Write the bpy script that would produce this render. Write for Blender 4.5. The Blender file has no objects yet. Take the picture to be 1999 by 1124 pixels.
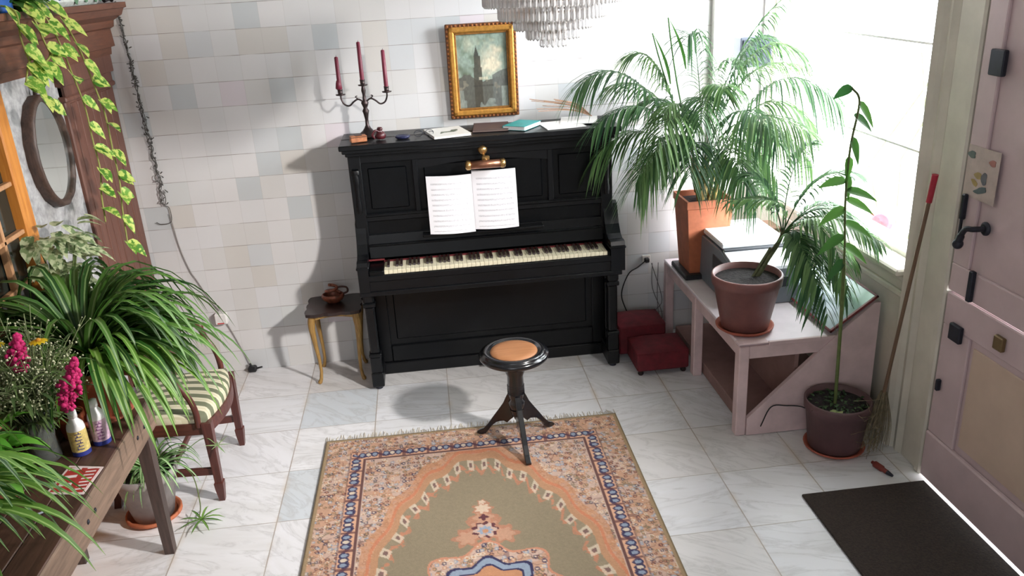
import bpy, math, random
import numpy as np
from mathutils import Vector, Matrix
C = bpy.context.scene
COL = C.collection
random.seed(7)
PI = math.pi

# ------------------------------------------------------------------ camera
cam_d = bpy.data.cameras.new('camera'); cam = bpy.data.objects.new('camera', cam_d); COL.objects.link(cam)
cam_d.sensor_width = 36; cam_d.lens = 36*1616.07/1999; cam_d.clip_start = .05
_r = Vector((0.3651, -0.1032, -0.0723))
_R = Matrix.Rotation(_r.length, 3, _r.normalized()) @ Matrix(((1,0,0),(0,0,-1),(0,1,0)))   # world -> (right, down, forward)
_M = Matrix((_R[0], -_R[1], -_R[2])).transposed()
cam.matrix_world = Matrix.Translation((0, -4.639, 2.171)) @ _M.to_4x4()
C.camera = cam
C.view_settings.view_transform = 'Standard'; C.view_settings.look = 'None'
C.view_settings.gamma = 1; C.view_settings.use_curve_mapping = False
C.view_settings.exposure = 0.0

# ------------------------------------------------------------------ world and light
w = bpy.data.worlds.new('sky'); C.world = w; w.use_nodes = True
bg = w.node_tree.nodes['Background']; bg.inputs[0].default_value = (0.92, 0.96, 1.0, 1)
# bright overcast sky, brighter around the veiled sun beyond the street window
_wt = w.node_tree; _g = _wt.nodes.new('ShaderNodeTexCoord'); _d = _wt.nodes.new('ShaderNodeVectorMath'); _d.operation = 'DOT_PRODUCT'
_sd = Vector((.74, -.56, .33)).normalized(); _d.inputs[1].default_value = _sd; _wt.links.new(_g.outputs['Generated'], _d.inputs[0])
_m = _wt.nodes.new('ShaderNodeMapRange'); _m.interpolation_type = 'SMOOTHSTEP'
for _i, _v in enumerate((math.cos(math.radians(20)), math.cos(math.radians(7)), 20.0, 100.0)): _m.inputs[_i+1].default_value = _v
_wt.links.new(_d.outputs['Value'], _m.inputs[0]); _wt.links.new(_m.outputs[0], bg.inputs[1])

def area(name, loc, target, sx, sy, power, color, portal=False, spread=180):
    d = bpy.data.lights.new(name, 'AREA'); d.shape = 'RECTANGLE'; d.size = sx; d.size_y = sy
    d.energy = power; d.color = color; d.spread = math.radians(spread)
    if portal: d.cycles.is_portal = True
    o = bpy.data.objects.new(name, d); COL.objects.link(o); o.location = loc
    o.rotation_euler = (Vector(target)-Vector(loc)).to_track_quat('-Z', 'Y').to_euler()
    return o
# daylight through the street window on the right (visible in the photo)
area('window_portal', (2.30, -.585, 1.78), (0, -.585, 1.78), 1.72, 1.84, 1, (1,1,1), True)
# low sun light entering by the glazed opening further along the street wall, behind the camera
area('street_sunlight', (2.02, -3.15, 2.42), (-1.35, -.75, .35), .22, .22, 38, (1.0, .95, .91), spread=66)
# soft fill lamp added unseen behind the viewer to brighten the hall
area('hall_fill', (-.5, -7.10, 2.1), (1.6, -1.2, .5), 2.2, 1.5, 62, (.93, .95, 1.0))

# ------------------------------------------------------------------ helpers
def srgb(r, g, b):
    return tuple((c/12.92 if c <= .04045 else ((c+.055)/1.055)**2.4) for c in (r/255, g/255, b/255)) + (1,)

def newmat(name):
    m = bpy.data.materials.new(name); m.use_nodes = True
    return m, m.node_tree, m.node_tree.nodes['Principled BSDF']

class N:
    def __init__(s, nt): s.nt = nt
    def n(s, t, **k):
        o = s.nt.nodes.new(t)
        for a, b in k.items(): setattr(o, a, b)
        return o
    def l(s, a, b): s.nt.links.new(a, b)
    def math(s, op, a, b=None, c=None):
        o = s.n('ShaderNodeMath', operation=op)
        for i, v in enumerate((a, b, c)):
            if v is None: continue
            if isinstance(v, (int, float)): o.inputs[i].default_value = v
            else: s.l(v, o.inputs[i])
        return o.outputs[0]
    def ramp(s, f, stops, interp='LINEAR'):
        o = s.n('ShaderNodeValToRGB'); e = o.color_ramp; e.interpolation = interp
        while len(e.elements) < len(stops): e.elements.new(.5)
        for el, (p, c) in zip(e.elements, stops): el.position = p; el.color = c
        s.l(f, o.inputs[0]); return o.outputs[0]
    def mix(s, f, a, b, bt='MIX'):
        o = s.n('ShaderNodeMix', data_type='RGBA', blend_type=bt)
        for i, v in ((0, f), (6, a), (7, b)):
            if isinstance(v, (int, float)): o.inputs[i].default_value = v
            elif isinstance(v, tuple): o.inputs[i].default_value = v
            else: s.l(v, o.inputs[i])
        return o.outputs[2]
    def noise(s, vec, scale, detail=3, rough=.55, dist=0):
        o = s.n('ShaderNodeTexNoise'); o.inputs['Scale'].default_value = scale
        o.inputs['Detail'].default_value = detail; o.inputs['Roughness'].default_value = rough
        o.inputs['Distortion'].default_value = dist
        if vec is not None: s.l(vec, o.inputs['Vector'])
        return o.outputs['Fac']
    def pos(s): return s.n('ShaderNodeNewGeometry').outputs['Position']
    def sep(s, v):
        o = s.n('ShaderNodeSeparateXYZ'); s.l(v, o.inputs[0]); return o.outputs
    def comb(s, x, y, z):
        o = s.n('ShaderNodeCombineXYZ')
        for i, v in enumerate((x, y, z)):
            if isinstance(v, (int, float)): o.inputs[i].default_value = v
            else: s.l(v, o.inputs[i])
        return o.outputs[0]
    def mapping(s, v, scale=(1,1,1)):
        o = s.n('ShaderNodeMapping'); o.inputs['Scale'].default_value = scale; s.l(v, o.inputs[0]); return o.outputs[0]
    def bump(s, h, strength, dist=.01):
        o = s.n('ShaderNodeBump'); o.inputs['Strength'].default_value = strength; o.inputs['Distance'].default_value = dist
        s.l(h, o.inputs['Height']); return o.outputs[0]

def plain(name, rgb, rough=.5, metal=0, var=.12, scale=25, coat=0, stretch=(1,1,1), bump=0, spec=.5):
    m, nt, b = newmat(name); k = N(nt); c = srgb(*rgb)
    tc = k.n('ShaderNodeTexCoord').outputs['Object']
    f = k.noise(k.mapping(tc, stretch), scale, 4, .6)
    d = tuple(max(0, x*(1-var*1.6)) for x in c[:3])+(1,); u = tuple(min(1, x*(1+var)) for x in c[:3])+(1,)
    k.l(k.ramp(f, [(.3, d), (.7, u)]), b.inputs['Base Color'])
    b.inputs['Roughness'].default_value = rough; b.inputs['Metallic'].default_value = metal; b.inputs['Specular IOR Level'].default_value = spec
    if coat: b.inputs['Coat Weight'].default_value = coat; b.inputs['Coat Roughness'].default_value = .15
    if bump: k.l(k.bump(f, bump), b.inputs['Normal'])
    return m

def wood(name, dark, light, axis='z', rough=.45, scale=6):
    st = {'x': (1, 12, 12), 'y': (12, 1, 12), 'z': (12, 12, 1)}[axis]
    m, nt, b = newmat(name); k = N(nt)
    v = k.mapping(k.n('ShaderNodeTexCoord').outputs['Object'], st)
    f = k.noise(v, scale, 6, .65, .6)
    k.l(k.ramp(f, [(.25, srgb(*dark)), (.75, srgb(*light))]), b.inputs['Base Color'])
    b.inputs['Roughness'].default_value = rough
    k.l(k.bump(f, .12), b.inputs['Normal'])
    return m

def foliage(name, dark, light, stripe=None, stripe_w=.18, patch=None, trans=.35):
    """leaf colours: per-vertex attribute 'lf' = (across 0..1, random per leaf, along 0..1)"""
    m, nt, b = newmat(name); k = N(nt)
    at = k.n('ShaderNodeAttribute', attribute_name='lf'); a = k.sep(at.outputs['Vector'])
    col = k.mix(a[1], srgb(*dark), srgb(*light))
    if stripe:
        d = k.math('ABSOLUTE', k.math('SUBTRACT', a[0], .5))
        col = k.mix(k.math('LESS_THAN', d, stripe_w/2), col, srgb(*stripe))
    if patch:
        nz = k.noise(k.mapping(k.n('ShaderNodeTexCoord').outputs['Object'], (1,1,1)), 45, 2)
        col = k.mix(k.ramp(nz, [(.46, (0,0,0,1)), (.54, (1,1,1,1))]), col, srgb(*patch))
    k.l(col, b.inputs['Base Color']); b.inputs['Roughness'].default_value = .42
    t = k.n('ShaderNodeBsdfTranslucent'); k.l(col, t.inputs[0])
    mx = k.n('ShaderNodeMixShader'); mx.inputs[0].default_value = trans
    k.l(b.outputs[0], mx.inputs[1]); k.l(t.outputs[0], mx.inputs[2])
    k.l(mx.outputs[0], nt.nodes['Material Output'].inputs[0])
    return m

def attrcol(name, rough=.9, bump=0):
    m, nt, b = newmat(name); k = N(nt)
    at = k.n('ShaderNodeAttribute', attribute_name='dye')
    nz = k.noise(k.n('ShaderNodeTexCoord').outputs['Object'], 350, 2)
    k.l(k.mix(.35, at.outputs['Color'], k.mix(nz, (.2,.2,.2,1), (.8,.8,.8,1)), 'OVERLAY'), b.inputs['Base Color'])
    b.inputs['Roughness'].default_value = rough
    if bump: k.l(k.bump(nz, bump, .004), b.inputs['Normal'])
    return m

def fnoise(x, y, seed=0):
    def h(i, j): 
        n = np.sin(i*127.1+j*311.7+seed*74.7)*43758.5453
        return n-np.floor(n)
    i = np.floor(x); j = np.floor(y); u = x-i; v = y-j; u = u*u*(3-2*u); v = v*v*(3-2*v)
    return (h(i,j)*(1-u)+h(i+1,j)*u)*(1-v)+(h(i,j+1)*(1-u)+h(i+1,j+1)*u)*v
def hash2(i, j, s=0):
    n = np.sin(i*12.9898+j*78.233+s*37.719)*43758.5453
    return n-np.floor(n)

class MB:
    def __init__(s): s.v = []; s.f = []; s.sm = []; s.mi = []; s.lf = {}; s.m = 0
    def add(s, vs, fs, smooth=False):
        o = len(s.v); s.v += [tuple(v) for v in vs]
        for f in fs: s.f.append(tuple(i+o for i in f)); s.sm.append(smooth); s.mi.append(s.m)
        return o
    def box(s, a, b, ch=0, M=None):
        x0,y0,z0 = [min(p,q) for p,q in zip(a,b)]; x1,y1,z1 = [max(p,q) for p,q in zip(a,b)]
        c = min(ch, (x1-x0)*.45, (y1-y0)*.45, (z1-z0)*.45)
        if c <= 0:
            vs = [(x,y,z) for z in (z0,z1) for y in (y0,y1) for x in (x0,x1)]
            fs = [(0,2,3,1),(4,5,7,6),(0,1,5,4),(2,6,7,3),(0,4,6,2),(1,3,7,5)]
        else:
            vs = []; idx = {}
            for ix, X in enumerate((x0,x1)):
                for iy, Y in enumerate((y0,y1)):
                    for iz, Z in enumerate((z0,z1)):
                        sx, sy, sz = (c if ix==0 else -c), (c if iy==0 else -c), (c if iz==0 else -c)
                        idx[ix,iy,iz] = len(vs)
                        vs += [(X, Y+sy, Z+sz), (X+sx, Y, Z+sz), (X+sx, Y+sy, Z)]
            def I(x,y,z,k): return idx[x,y,z]+k
            fs = [(I(0,0,0,0),I(0,0,1,0),I(0,1,1,0),I(0,1,0,0)), (I(1,0,0,0),I(1,1,0,0),I(1,1,1,0),I(1,0,1,0)),
                  (I(0,0,0,1),I(1,0,0,1),I(1,0,1,1),I(0,0,1,1)), (I(0,1,0,1),I(0,1,1,1),I(1,1,1,1),I(1,1,0,1)),
                  (I(0,0,0,2),I(0,1,0,2),I(1,1,0,2),I(1,0,0,2)), (I(0,0,1,2),I(1,0,1,2),I(1,1,1,2),I(0,1,1,2))]
            for y in (0,1):
                for z in (0,1): fs.append((I(0,y,z,1),I(1,y,z,1),I(1,y,z,2),I(0,y,z,2)))
            for x in (0,1):
                for z in (0,1): fs.append((I(x,0,z,0),I(x,1,z,0),I(x,1,z,2),I(x,0,z,2)))
            for x in (0,1):
                for y in (0,1): fs.append((I(x,y,0,0),I(x,y,1,0),I(x,y,1,1),I(x,y,0,1)))
            for k in idx.values(): fs.append((k,k+1,k+2))
        if M is not None: vs = [tuple(M @ Vector(v)) for v in vs]
        s.add(vs, fs); return s
    def tube(s, pts, r, n=8, cap=True, smooth=True):
        pts = [Vector(p) for p in pts]; L = len(pts)
        rs = [r]*L if isinstance(r, (int, float)) else list(r)
        up = Vector((0,0,1)); t0 = (pts[1]-pts[0]).normalized()
        if abs(t0.dot(up)) > .95: up = Vector((1,0,0))
        a = t0.cross(up).normalized(); vs = []
        for i, p in enumerate(pts):
            t = (pts[min(i+1,L-1)]-pts[max(i-1,0)]).normalized()
            a = (a-t*a.dot(t)); a = a.normalized() if a.length > 1e-6 else t.orthogonal().normalized()
            b = t.cross(a)
            for k in range(n):
                q = 2*PI*k/n; vs.append(p+a*math.cos(q)*rs[i]+b*math.sin(q)*rs[i])
        fs = [(i*n+k, i*n+(k+1)%n, (i+1)*n+(k+1)%n, (i+1)*n+k) for i in range(L-1) for k in range(n)]
        o = s.add(vs, fs, smooth)
        if cap: 
            s.add([vs[k] for k in range(n)], [tuple(range(n))[::-1]]); s.add([vs[(L-1)*n+k] for k in range(n)], [tuple(range(n))])
        return s
    def lathe(s, prof, c=(0,0,0), n=24, sx=1, sy=1, M=None):
        vs = []; L = len(prof)
        for r, z in prof:
            for k in range(n):
                q = 2*PI*k/n; vs.append((c[0]+r*sx*math.cos(q), c[1]+r*sy*math.sin(q), c[2]+z))
        if M is not None: vs = [tuple(M @ Vector(v)) for v in vs]
        fs = [(i*n+k, i*n+(k+1)%n, (i+1)*n+(k+1)%n, (i+1)*n+k) for i in range(L-1) for k in range(n)]
        s.add(vs, fs, True)
        if prof[0][0] > 1e-5: s.add(vs[:n], [tuple(range(n))[::-1]])
        if prof[-1][0] > 1e-5: s.add(vs[-n:], [tuple(range(n))])
        return s
    def prism(s, poly, axis, a, b, M=None):
        """poly of 2D points extruded along axis from a to b"""
        def P(p, t):
            return {'x': (t, p[0], p[1]), 'y': (p[0], t, p[1]), 'z': (p[0], p[1], t)}[axis]
        n = len(poly); vs = [P(p, a) for p in poly]+[P(p, b) for p in poly]
        if M is not None: vs = [tuple(M @ Vector(v)) for v in vs]
        s.add(vs, [tuple(range(n))[::-1], tuple(range(n, 2*n))]+[(i, (i+1)%n, n+(i+1)%n, n+i) for i in range(n)]); return s
    def sphere(s, c, r, n=12, sz=1):
        return s.lathe([(max(1e-6, r*math.sin(PI*i/(n//2+2))), -r*sz*math.cos(PI*i/(n//2+2))) for i in range(n//2+3)], c, n)
    def blade(s, pts, widths, fold=0, up=(0,0,1), rnd=None, curl=0):
        """a leaf strip, three vertices across, along pts"""
        if rnd is None: rnd = random.random()
        pts = [Vector(p) for p in pts]; L = len(pts); vs = []; lf = []
        for i, p in enumerate(pts):
            t = (pts[min(i+1,L-1)]-pts[max(i-1,0)]).normalized()
            sd = t.cross(Vector(up))
            sd = sd.normalized() if sd.length > 1e-4 else t.orthogonal().normalized()
            nn = sd.cross(t); w_ = widths[i]/2
            vs += [p-sd*w_+nn*w_*fold, p, p+sd*w_+nn*w_*fold]
            lf += [(0, rnd, i/(L-1)), (.5, rnd, i/(L-1)), (1, rnd, i/(L-1))]
        fs = []
        for i in range(L-1):
            for k in (0,1): fs.append((i*3+k, i*3+k+1, i*3+k+4, i*3+k+3))
        o = s.add(vs, fs, True)
        for i, q in enumerate(lf): s.lf[o+i] = q
        return s
    def build(s, name, mats, parent=None, origin=None, dye=None):
        me = bpy.data.meshes.new(name); o = bpy.data.objects.new(name, me)
        if parent is not None: org = Vector(parent['_org']); o.parent = parent
        else: org = Vector(origin or (0,0,0)); o.location = org
        o['_org'] = tuple(org) if parent is None else parent['_org']
        me.from_pydata([tuple(Vector(v)-org) for v in s.v], [], s.f)
        me.polygons.foreach_set('use_smooth', s.sm)
        if not isinstance(mats, (list, tuple)): mats = [mats]
        for m in mats: me.materials.append(m)
        me.polygons.foreach_set('material_index', s.mi)
        if s.lf:
            at = me.attributes.new('lf', 'FLOAT_VECTOR', 'POINT')
            arr = np.zeros((len(s.v), 3), dtype=np.float32); arr[:, 1] = .4; arr[:,0] = .1
            for i, q in s.lf.items(): arr[i] = q
            at.data.foreach_set('vector', arr.ravel())
        if dye is not None:
            at = me.color_attributes.new('dye', 'FLOAT_COLOR', 'POINT'); at.data.foreach_set('color', dye.astype(np.float32).ravel())
        me.update(); COL.objects.link(o); return o

def thing(name, label, cat, loc, group=None):
    o = bpy.data.objects.new(name, None); COL.objects.link(o); o.location = loc; o.empty_display_size = .1
    o['_org'] = tuple(loc); o['label'] = label; o['category'] = cat
    if group: o['group'] = group
    return o
def tag(o, label, cat, group=None, kind=None):
    o['label'] = label; o['category'] = cat
    if group: o['group'] = group
    if kind: o['kind'] = kind
    return o
def struct(o, label=None):
    o['kind'] = 'structure'
    return o
def bez(p0, p1, p2, n):
    p0, p1, p2 = Vector(p0), Vector(p1), Vector(p2)
    return [(1-t)**2*p0+2*t*(1-t)*p1+t*t*p2 for t in [i/(n-1) for i in range(n)]]
def spline(pts, n=6):
    P = [Vector(p) for p in pts]; P = [P[0]*2-P[1]]+P+[P[-1]*2-P[-2]]; out = []
    for i in range(1, len(P)-2):
        for k in range(n):
            t = k/n; a, b, c, d = P[i-1], P[i], P[i+1], P[i+2]
            out.append(.5*((2*b)+(c-a)*t+(2*a-5*b+4*c-d)*t*t+(-a+3*b-3*c+d)*t**3))
    out.append(P[-2]); return out
def rz(a, c=(0,0,0)): return Matrix.Translation(c) @ Matrix.Rotation(a, 4, 'Z')

# ------------------------------------------------------------------ setting materials
def mat_walltile():
    m, nt, b = newmat('glazed_wall_tiles'); k = N(nt); p = k.sep(k.pos()); T = .13
    gx = k.math('DIVIDE', k.math('ADD', p[0], 50*T+.022), T); gz = k.math('DIVIDE', k.math('ADD', p[2], 0.0), T)
    ix = k.math('FLOOR', gx); iz = k.math('FLOOR', gz)
    wn = k.n('ShaderNodeTexWhiteNoise', noise_dimensions='3D'); k.l(k.comb(ix, iz, 3.3), wn.inputs['Vector'])
    col = k.ramp(wn.outputs['Value'], [(0, srgb(190,195,198)), (.09, srgb(200,203,206)), (.2, srgb(209,209,210)), (.42, srgb(212,211,212)), (.62, srgb(206,205,204)), (.78, srgb(203,200,196)), (.87, srgb(211,211,213)), (.965, srgb(210,202,208)), (.98, srgb(203,206,206))], 'CONSTANT')
    col = k.mix(k.math('MULTIPLY', k.noise(k.pos(), 9, 4), .16), col, srgb(186,180,172))
    fx = k.math('FRACT', gx); fz = k.math('FRACT', gz)
    dx = k.math('ABSOLUTE', k.math('SUBTRACT', fx, .5)); dz = k.math('ABSOLUTE', k.math('SUBTRACT', fz, .5))
    jz = k.math('GREATER_THAN', dz, .488); jx = k.math('GREATER_THAN', dx, .489)
    wob = k.ramp(k.noise(k.pos(), 6, 2), [(.35, (.15,.15,.15,1)), (.6, (1,1,1,1))])
    col = k.mix(k.math('MULTIPLY', jz, k.math('MULTIPLY', wob, .75)), col, srgb(120,108,100))
    col = k.mix(k.math('MULTIPLY', jx, .18), col, srgb(150,145,138))
    k.l(col, b.inputs['Base Color']); b.inputs['Roughness'].default_value = .42
    h = k.math('SUBTRACT', k.math('MULTIPLY', wn.outputs['Value'], .3), k.math('MAXIMUM', jz, jx))
    k.l(k.bump(h, .12, .003), b.inputs['Normal'])
    return m
def mat_marble():
    m, nt, b = newmat('marble_floor_tiles'); k = N(nt); pv = k.pos(); p = k.sep(pv); S = .392
    gx = k.math('DIVIDE', k.math('ADD', p[0], 20*S-1.177), S); gy = k.math('DIVIDE', k.math('ADD', p[1], 20*S+1.957), S)
    ix = k.math('FLOOR', gx); iy = k.math('FLOOR', gy)
    wn = k.n('ShaderNodeTexWhiteNoise', noise_dimensions='3D'); k.l(k.comb(ix, iy, 1.7), wn.inputs['Vector'])
    off = k.n('ShaderNodeVectorMath', operation='SCALE'); k.l(wn.outputs['Color'], off.inputs[0]); off.inputs['Scale'].default_value = 30
    add = k.n('ShaderNodeVectorMath', operation='ADD'); k.l(pv, add.inputs[0]); k.l(off.outputs[0], add.inputs[1])
    rot = k.n('ShaderNodeVectorRotate', rotation_type='Z_AXIS'); k.l(add.outputs[0], rot.inputs['Vector'])
    k.l(k.math('ADD', k.math('MULTIPLY', wn.outputs['Value'], 1.2), -.2), rot.inputs['Angle'])
    st = k.mapping(rot.outputs[0], (1.2, 4.5, 1))
    v1 = k.noise(st, 2.2, 7, .6, .9)
    vein = k.math('ABSOLUTE', k.math('SUBTRACT', v1, .5))
    vc = k.ramp(vein, [(0, (1,1,1,1)), (.012, (.55,.55,.55,1)), (.05, (0,0,0,1))])
    base = k.ramp(wn.outputs['Value'], [(0, srgb(220,221,225)), (.35, srgb(226,226,229)), (.6, srgb(216,214,214)), (.82, srgb(200,206,212)), (.92, srgb(224,224,228))], 'CONSTANT')
    cloud = k.ramp(k.noise(st, 2.0, 5, .6, .8), [(.4, (0,0,0,1)), (.8, (1,1,1,1))])
    col = k.mix(k.math('MULTIPLY', cloud, .5), base, srgb(198,197,194))
    col = k.mix(k.math('MULTIPLY', vc, .32), col, srgb(150,148,146))
    fx = k.math('ABSOLUTE', k.math('SUBTRACT', k.math('FRACT', gx), .5)); fy = k.math('ABSOLUTE', k.math('SUBTRACT', k.math('FRACT', gy), .5))
    j = k.math('MAXIMUM', k.math('GREATER_THAN', fx, .4935), k.math('GREATER_THAN', fy, .4945))
    dirt = k.ramp(k.noise(pv, 3, 3), [(.3, srgb(170,165,158)), (.7, srgb(128,110,92))])
    col = k.mix(k.math('MULTIPLY', j, .75), col, dirt)
    smud = k.math('MULTIPLY', k.ramp(fx, [(.44, (0,0,0,1)), (.5, (1,1,1,1))]), k.ramp(k.noise(pv, 5, 3), [(.45, (0,0,0,1)), (.7, (.5,.5,.5,1))]))
    col = k.mix(smud, col, srgb(190,170,145))
    k.l(col, b.inputs['Base Color']); b.inputs['Roughness'].default_value = .33
    k.l(k.bump(k.math('SUBTRACT', 1, j), .2, .002), b.inputs['Normal'])
    return m
M_tile = mat_walltile(); M_marble = mat_marble()
M_white = plain('white_paint', (222,220,214), .6, var=.05, scale=6)
M_plaster = plain('mottled_wallpaper', (160,159,160), .8, var=.22, scale=30)
M_cream = plain('greyish_cream_paint', (204,199,186), .5, var=.06, scale=7)
M_pinkdoor = plain('dusty_pink_paint', (196,176,178), .5, var=.06, scale=5)
M_pinkdoor2 = plain('warm_beige_paint', (198,176,158), .5, var=.06, scale=5)
M_pilaster = wood('reddish_brown_wood', (78,46,36), (112,72,58), 'z', .5, 5)
M_cornice = wood('red_brown_cornice_wood', (70,38,24), (112,66,44), 'y', .5, 5)
M_orange = wood('orange_pine', (168,98,30), (208,140,62), 'z', .4, 4)
M_glassdark, nt, b = newmat('dark_glass'); b.inputs['Base Color'].default_value = srgb(38,44,40); b.inputs['Roughness'].default_value = .08

def mat_pane():
    m, nt, b = newmat('window_glass'); k = N(nt)
    t = k.n('ShaderNodeBsdfTransparent'); g = k.n('ShaderNodeBsdfGlossy'); g.inputs['Roughness'].default_value = .03
    mx = k.n('ShaderNodeMixShader'); mx.inputs[0].default_value = .06
    k.l(t.outputs[0], mx.inputs[1]); k.l(g.outputs[0], mx.inputs[2]); k.l(mx.outputs[0], nt.nodes['Material Output'].inputs[0])
    return m
M_pane = mat_pane()

# ------------------------------------------------------------------ the room
XR, XL, YB, ZC, YF = 2.06, -1.60, 0.0, 3.1, -7.2
m = MB(); m.box((XL-.4, YF, -.12), (XR+.30, .55, 0)); struct(m.build('floor', M_marble))
m = MB(); m.box((XL-.4, YF, ZC), (XR+.30, .55, ZC+.1)); struct(m.build('ceiling', M_white))
m = MB(); m.box((XL-.4, YB, 0), (1.66, .2, ZC)); struct(m.build('wall_back', M_tile))
# corner bay beside the street window: return and narrow window
m = MB(); m.box((1.58, .2, 0), (1.66, .45, ZC)); m.box((1.66, .32, 0), (2.36, .45, .84)); m.box((1.66, .32, 2.7), (2.36, .45, ZC)); m.box((2.07, .32, .84), (2.36, .45, 2.7))
struct(m.build('wall_bay', M_white))
m = MB(); m.box((1.625, -.03, 0), (1.665, 0.01, ZC), .006); m.box((1.665, -.022, 0), (1.70, .05, ZC), .008); m.box((1.70, 0, 0), (1.725, .06, ZC), .005)
struct(m.build('trim_1', M_white))
wn2 = MB(); 
for x0, x1 in ((1.665,1.715),(1.975,1.995),(2.045,2.068)): wn2.box((x0,.325,.84),(x1,.38,2.7),.004)
wn2.box((1.66,.325,.84),(2.068,.38,.89),.004); wn2.box((1.66,.325,2.64),(2.068,.38,2.7),.004)
o = wn2.build('window_2', plain('grey_window_paint', (150,148,150), .5, var=.04), origin=(1.86,.35,.84)); struct(o)
g = MB(); g.box((1.715,.35,.89),(2.045,.354,2.64)); g.build('pane', M_pane, o)
# street wall (right): opening for the window, casing, door
m = MB()
m.box((XR,-7.2,0),(XR+.24,-2.78,ZC)); m.box((XR,-2.78,2.45),(XR+.24,-1.76,ZC)); m.box((XR,-1.76,0),(XR+.24,-1.45,ZC))
m.box((XR,-1.45,0),(XR+.24,.32,.835)); m.box((XR,-1.45,2.7),(XR+.24,.32,ZC)); m.box((XR,.28,.835),(XR+.24,.32,2.7))
struct(m.build('wall_right', M_cream))
m = MB()
m.box((XR+.05,-1.45,.84),(XR+.11,-1.40,2.7),.006); m.box((XR+.05,.24,.84),(XR+.11,.28,2.7),.006)
m.box((XR+.05,-1.40,.84),(XR+.11,.24,.885),.006); m.box((XR+.05,-1.40,2.65),(XR+.11,.24,2.7),.006)
o = m.build('window_1', M_white, origin=(XR+.08,-.6,.84)); struct(o)
g = MB(); g.box((XR+.078,-1.40,.885),(XR+.082,.24,2.65)); g.build('pane', M_pane, o)
lead = MB()
for z in (1.33, 1.785, 2.24): lead.box((XR+.074,-1.40,z-.005),(XR+.086,.24,z+.005))
lead.build('glazing_bar', plain('pale_lead', (205,200,198), .5), o)
m = MB(); m.box((1.985,-1.455,.825),(XR+.06,.30,.858),.008); m.box((2.02,-1.455,.80),(XR,.32,.825),.004)
m.box((2.03,-1.45,.715),(XR+.001,.32,.745),.006); m.box((2.045,-1.45,.745),(XR+.001,.32,.80))
struct(m.build('window_sill_1', M_cream)); 
# casing between window and door
m = MB()
m.prism([(2.065,-1.452),(2.02,-1.456),(2.005,-1.475),(2.02,-1.50),(2.035,-1.515),(2.025,-1.545),(2.04,-1.575),(2.065,-1.58)], 'z', 0, 2.75)
m.box((2.035,-1.70,0),(2.065,-1.58,2.75),.004); m.box((2.02,-1.745,0),(2.065,-1.70,2.75),.008)
struct(m.build('trim_2', M_cream))
# the door: divided in two leaves, panels, iron fittings
d1 = struct(thing('door_1', '', '', (XR, -2.2, 0)))
del d1['label'], d1['category']
up = MB(); up.box((2.035,-2.76,.885),(2.075,-1.76,2.42),.003); up.box((2.022,-2.76,.885),(2.037,-1.76,1.0),.004); up.box((2.022,-1.86,1.0),(2.037,-1.76,2.42),.004); up.box((2.022,-2.76,1.0),(2.037,-2.66,2.42),.004)
up.build('upper_leaf', M_pinkdoor, d1)
lo = MB(); lo.box((2.035,-2.76,.02),(2.075,-1.76,.875),.003); lo.box((2.022,-2.76,.74),(2.037,-1.76,.875),.004); lo.box((2.022,-1.93,.24),(2.037,-1.76,.74),.004); lo.box((2.022,-2.76,.24),(2.037,-2.66,.74),.004); lo.box((2.014,-2.76,.02),(2.037,-1.76,.24),.006)
lo.build('lower_leaf', M_pinkdoor, d1)
pn = MB(); pn.box((2.029,-2.64,.27),(2.037,-1.95,.71),.006); pn.build('door_panel', M_pinkdoor2, d1)
M_iron = plain('dark_iron', (46,48,58), .5, .5, var=.15)
def ironbox(n, y, z, hy, hz, th=.02, M=None, x=2.022):
    q = MB(); q.box((x-th, y-hy, z-hz), (x, y+hy, z+hz), .004); return q.build(n, M_iron, d1)
ironbox('hinge_plate', -1.865, 1.775, .038, .045); ironbox('lock_plate', -1.86, .735, .035, .035); ironbox('latch', -1.80, .475, .008, .026)
ironbox('letter_slot', -1.905, .95, .012, .062)
ironbox('bolt', -1.795, 1.235, .009, .05); q = MB(); q.tube([(2.01,-1.795,1.20),(2.01,-1.795,1.09)], .006); q.sphere((2.01,-1.795,1.09),.013); q.build('bolt_rod', M_iron, d1)
q = MB(); q.lathe([(.026,0),(.026,.006),(.018,.012)], n=16, M=Matrix.Translation((2.022,-1.925,1.185)) @ Matrix.Rotation(-PI/2, 4, 'Y'))
q.tube(spline([(2.01,-1.925,1.185),(1.975,-1.92,1.185),(1.965,-1.895,1.18),(1.968,-1.87,1.155),(1.97,-1.855,1.12)]), [.011]*20+[.014]*5, 8); q.sphere((1.97,-1.852,1.108),.02)
q.build('door_handle', M_iron, d1)
q = MB(); q.box((2.002,-2.13,.775),(2.022,-2.08,.83),.004); q.build('escutcheon', plain('old_brass', (120,100,70), .45, .6), d1)
# far side walls and left wall
m = MB(); m.box((XL-.4, YF-.1, 0), (XR+.3, YF, ZC)); struct(m.build('wall_front', M_white))
m = MB(); m.box((XL-.4,-7.2,0),(XL-.03,0,ZC)); struct(m.build('wall_left', M_plaster))
m = MB(); m.box((XL-.035,-1.235,0),(XL-.02,-.62,1.90)); struct(m.build('trim_3', M_plaster))
m = MB()
m.box((XL-.05,-.64,0),(XL+.0,-.005,1.78),.006); m.box((XL-.05,-.64,0),(XL+.03,-.005,.22),.006)
for i in range(7):
    y = -.56+i*.08; m.box((XL-.002,y-.030,.25),(XL+.003,y+.030,1.70),.002)
m.box((XL-.05,-.66,1.71),(XL+.016,-.0,1.735),.006); m.box((XL-.05,-.66,1.78),(XL+.022,-.0,1.90),.004); m.box((XL-.05,-.64,1.735),(XL+.006,-.005,1.78))
struct(m.build('trim_4', M_pilaster))
m = MB()
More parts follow.
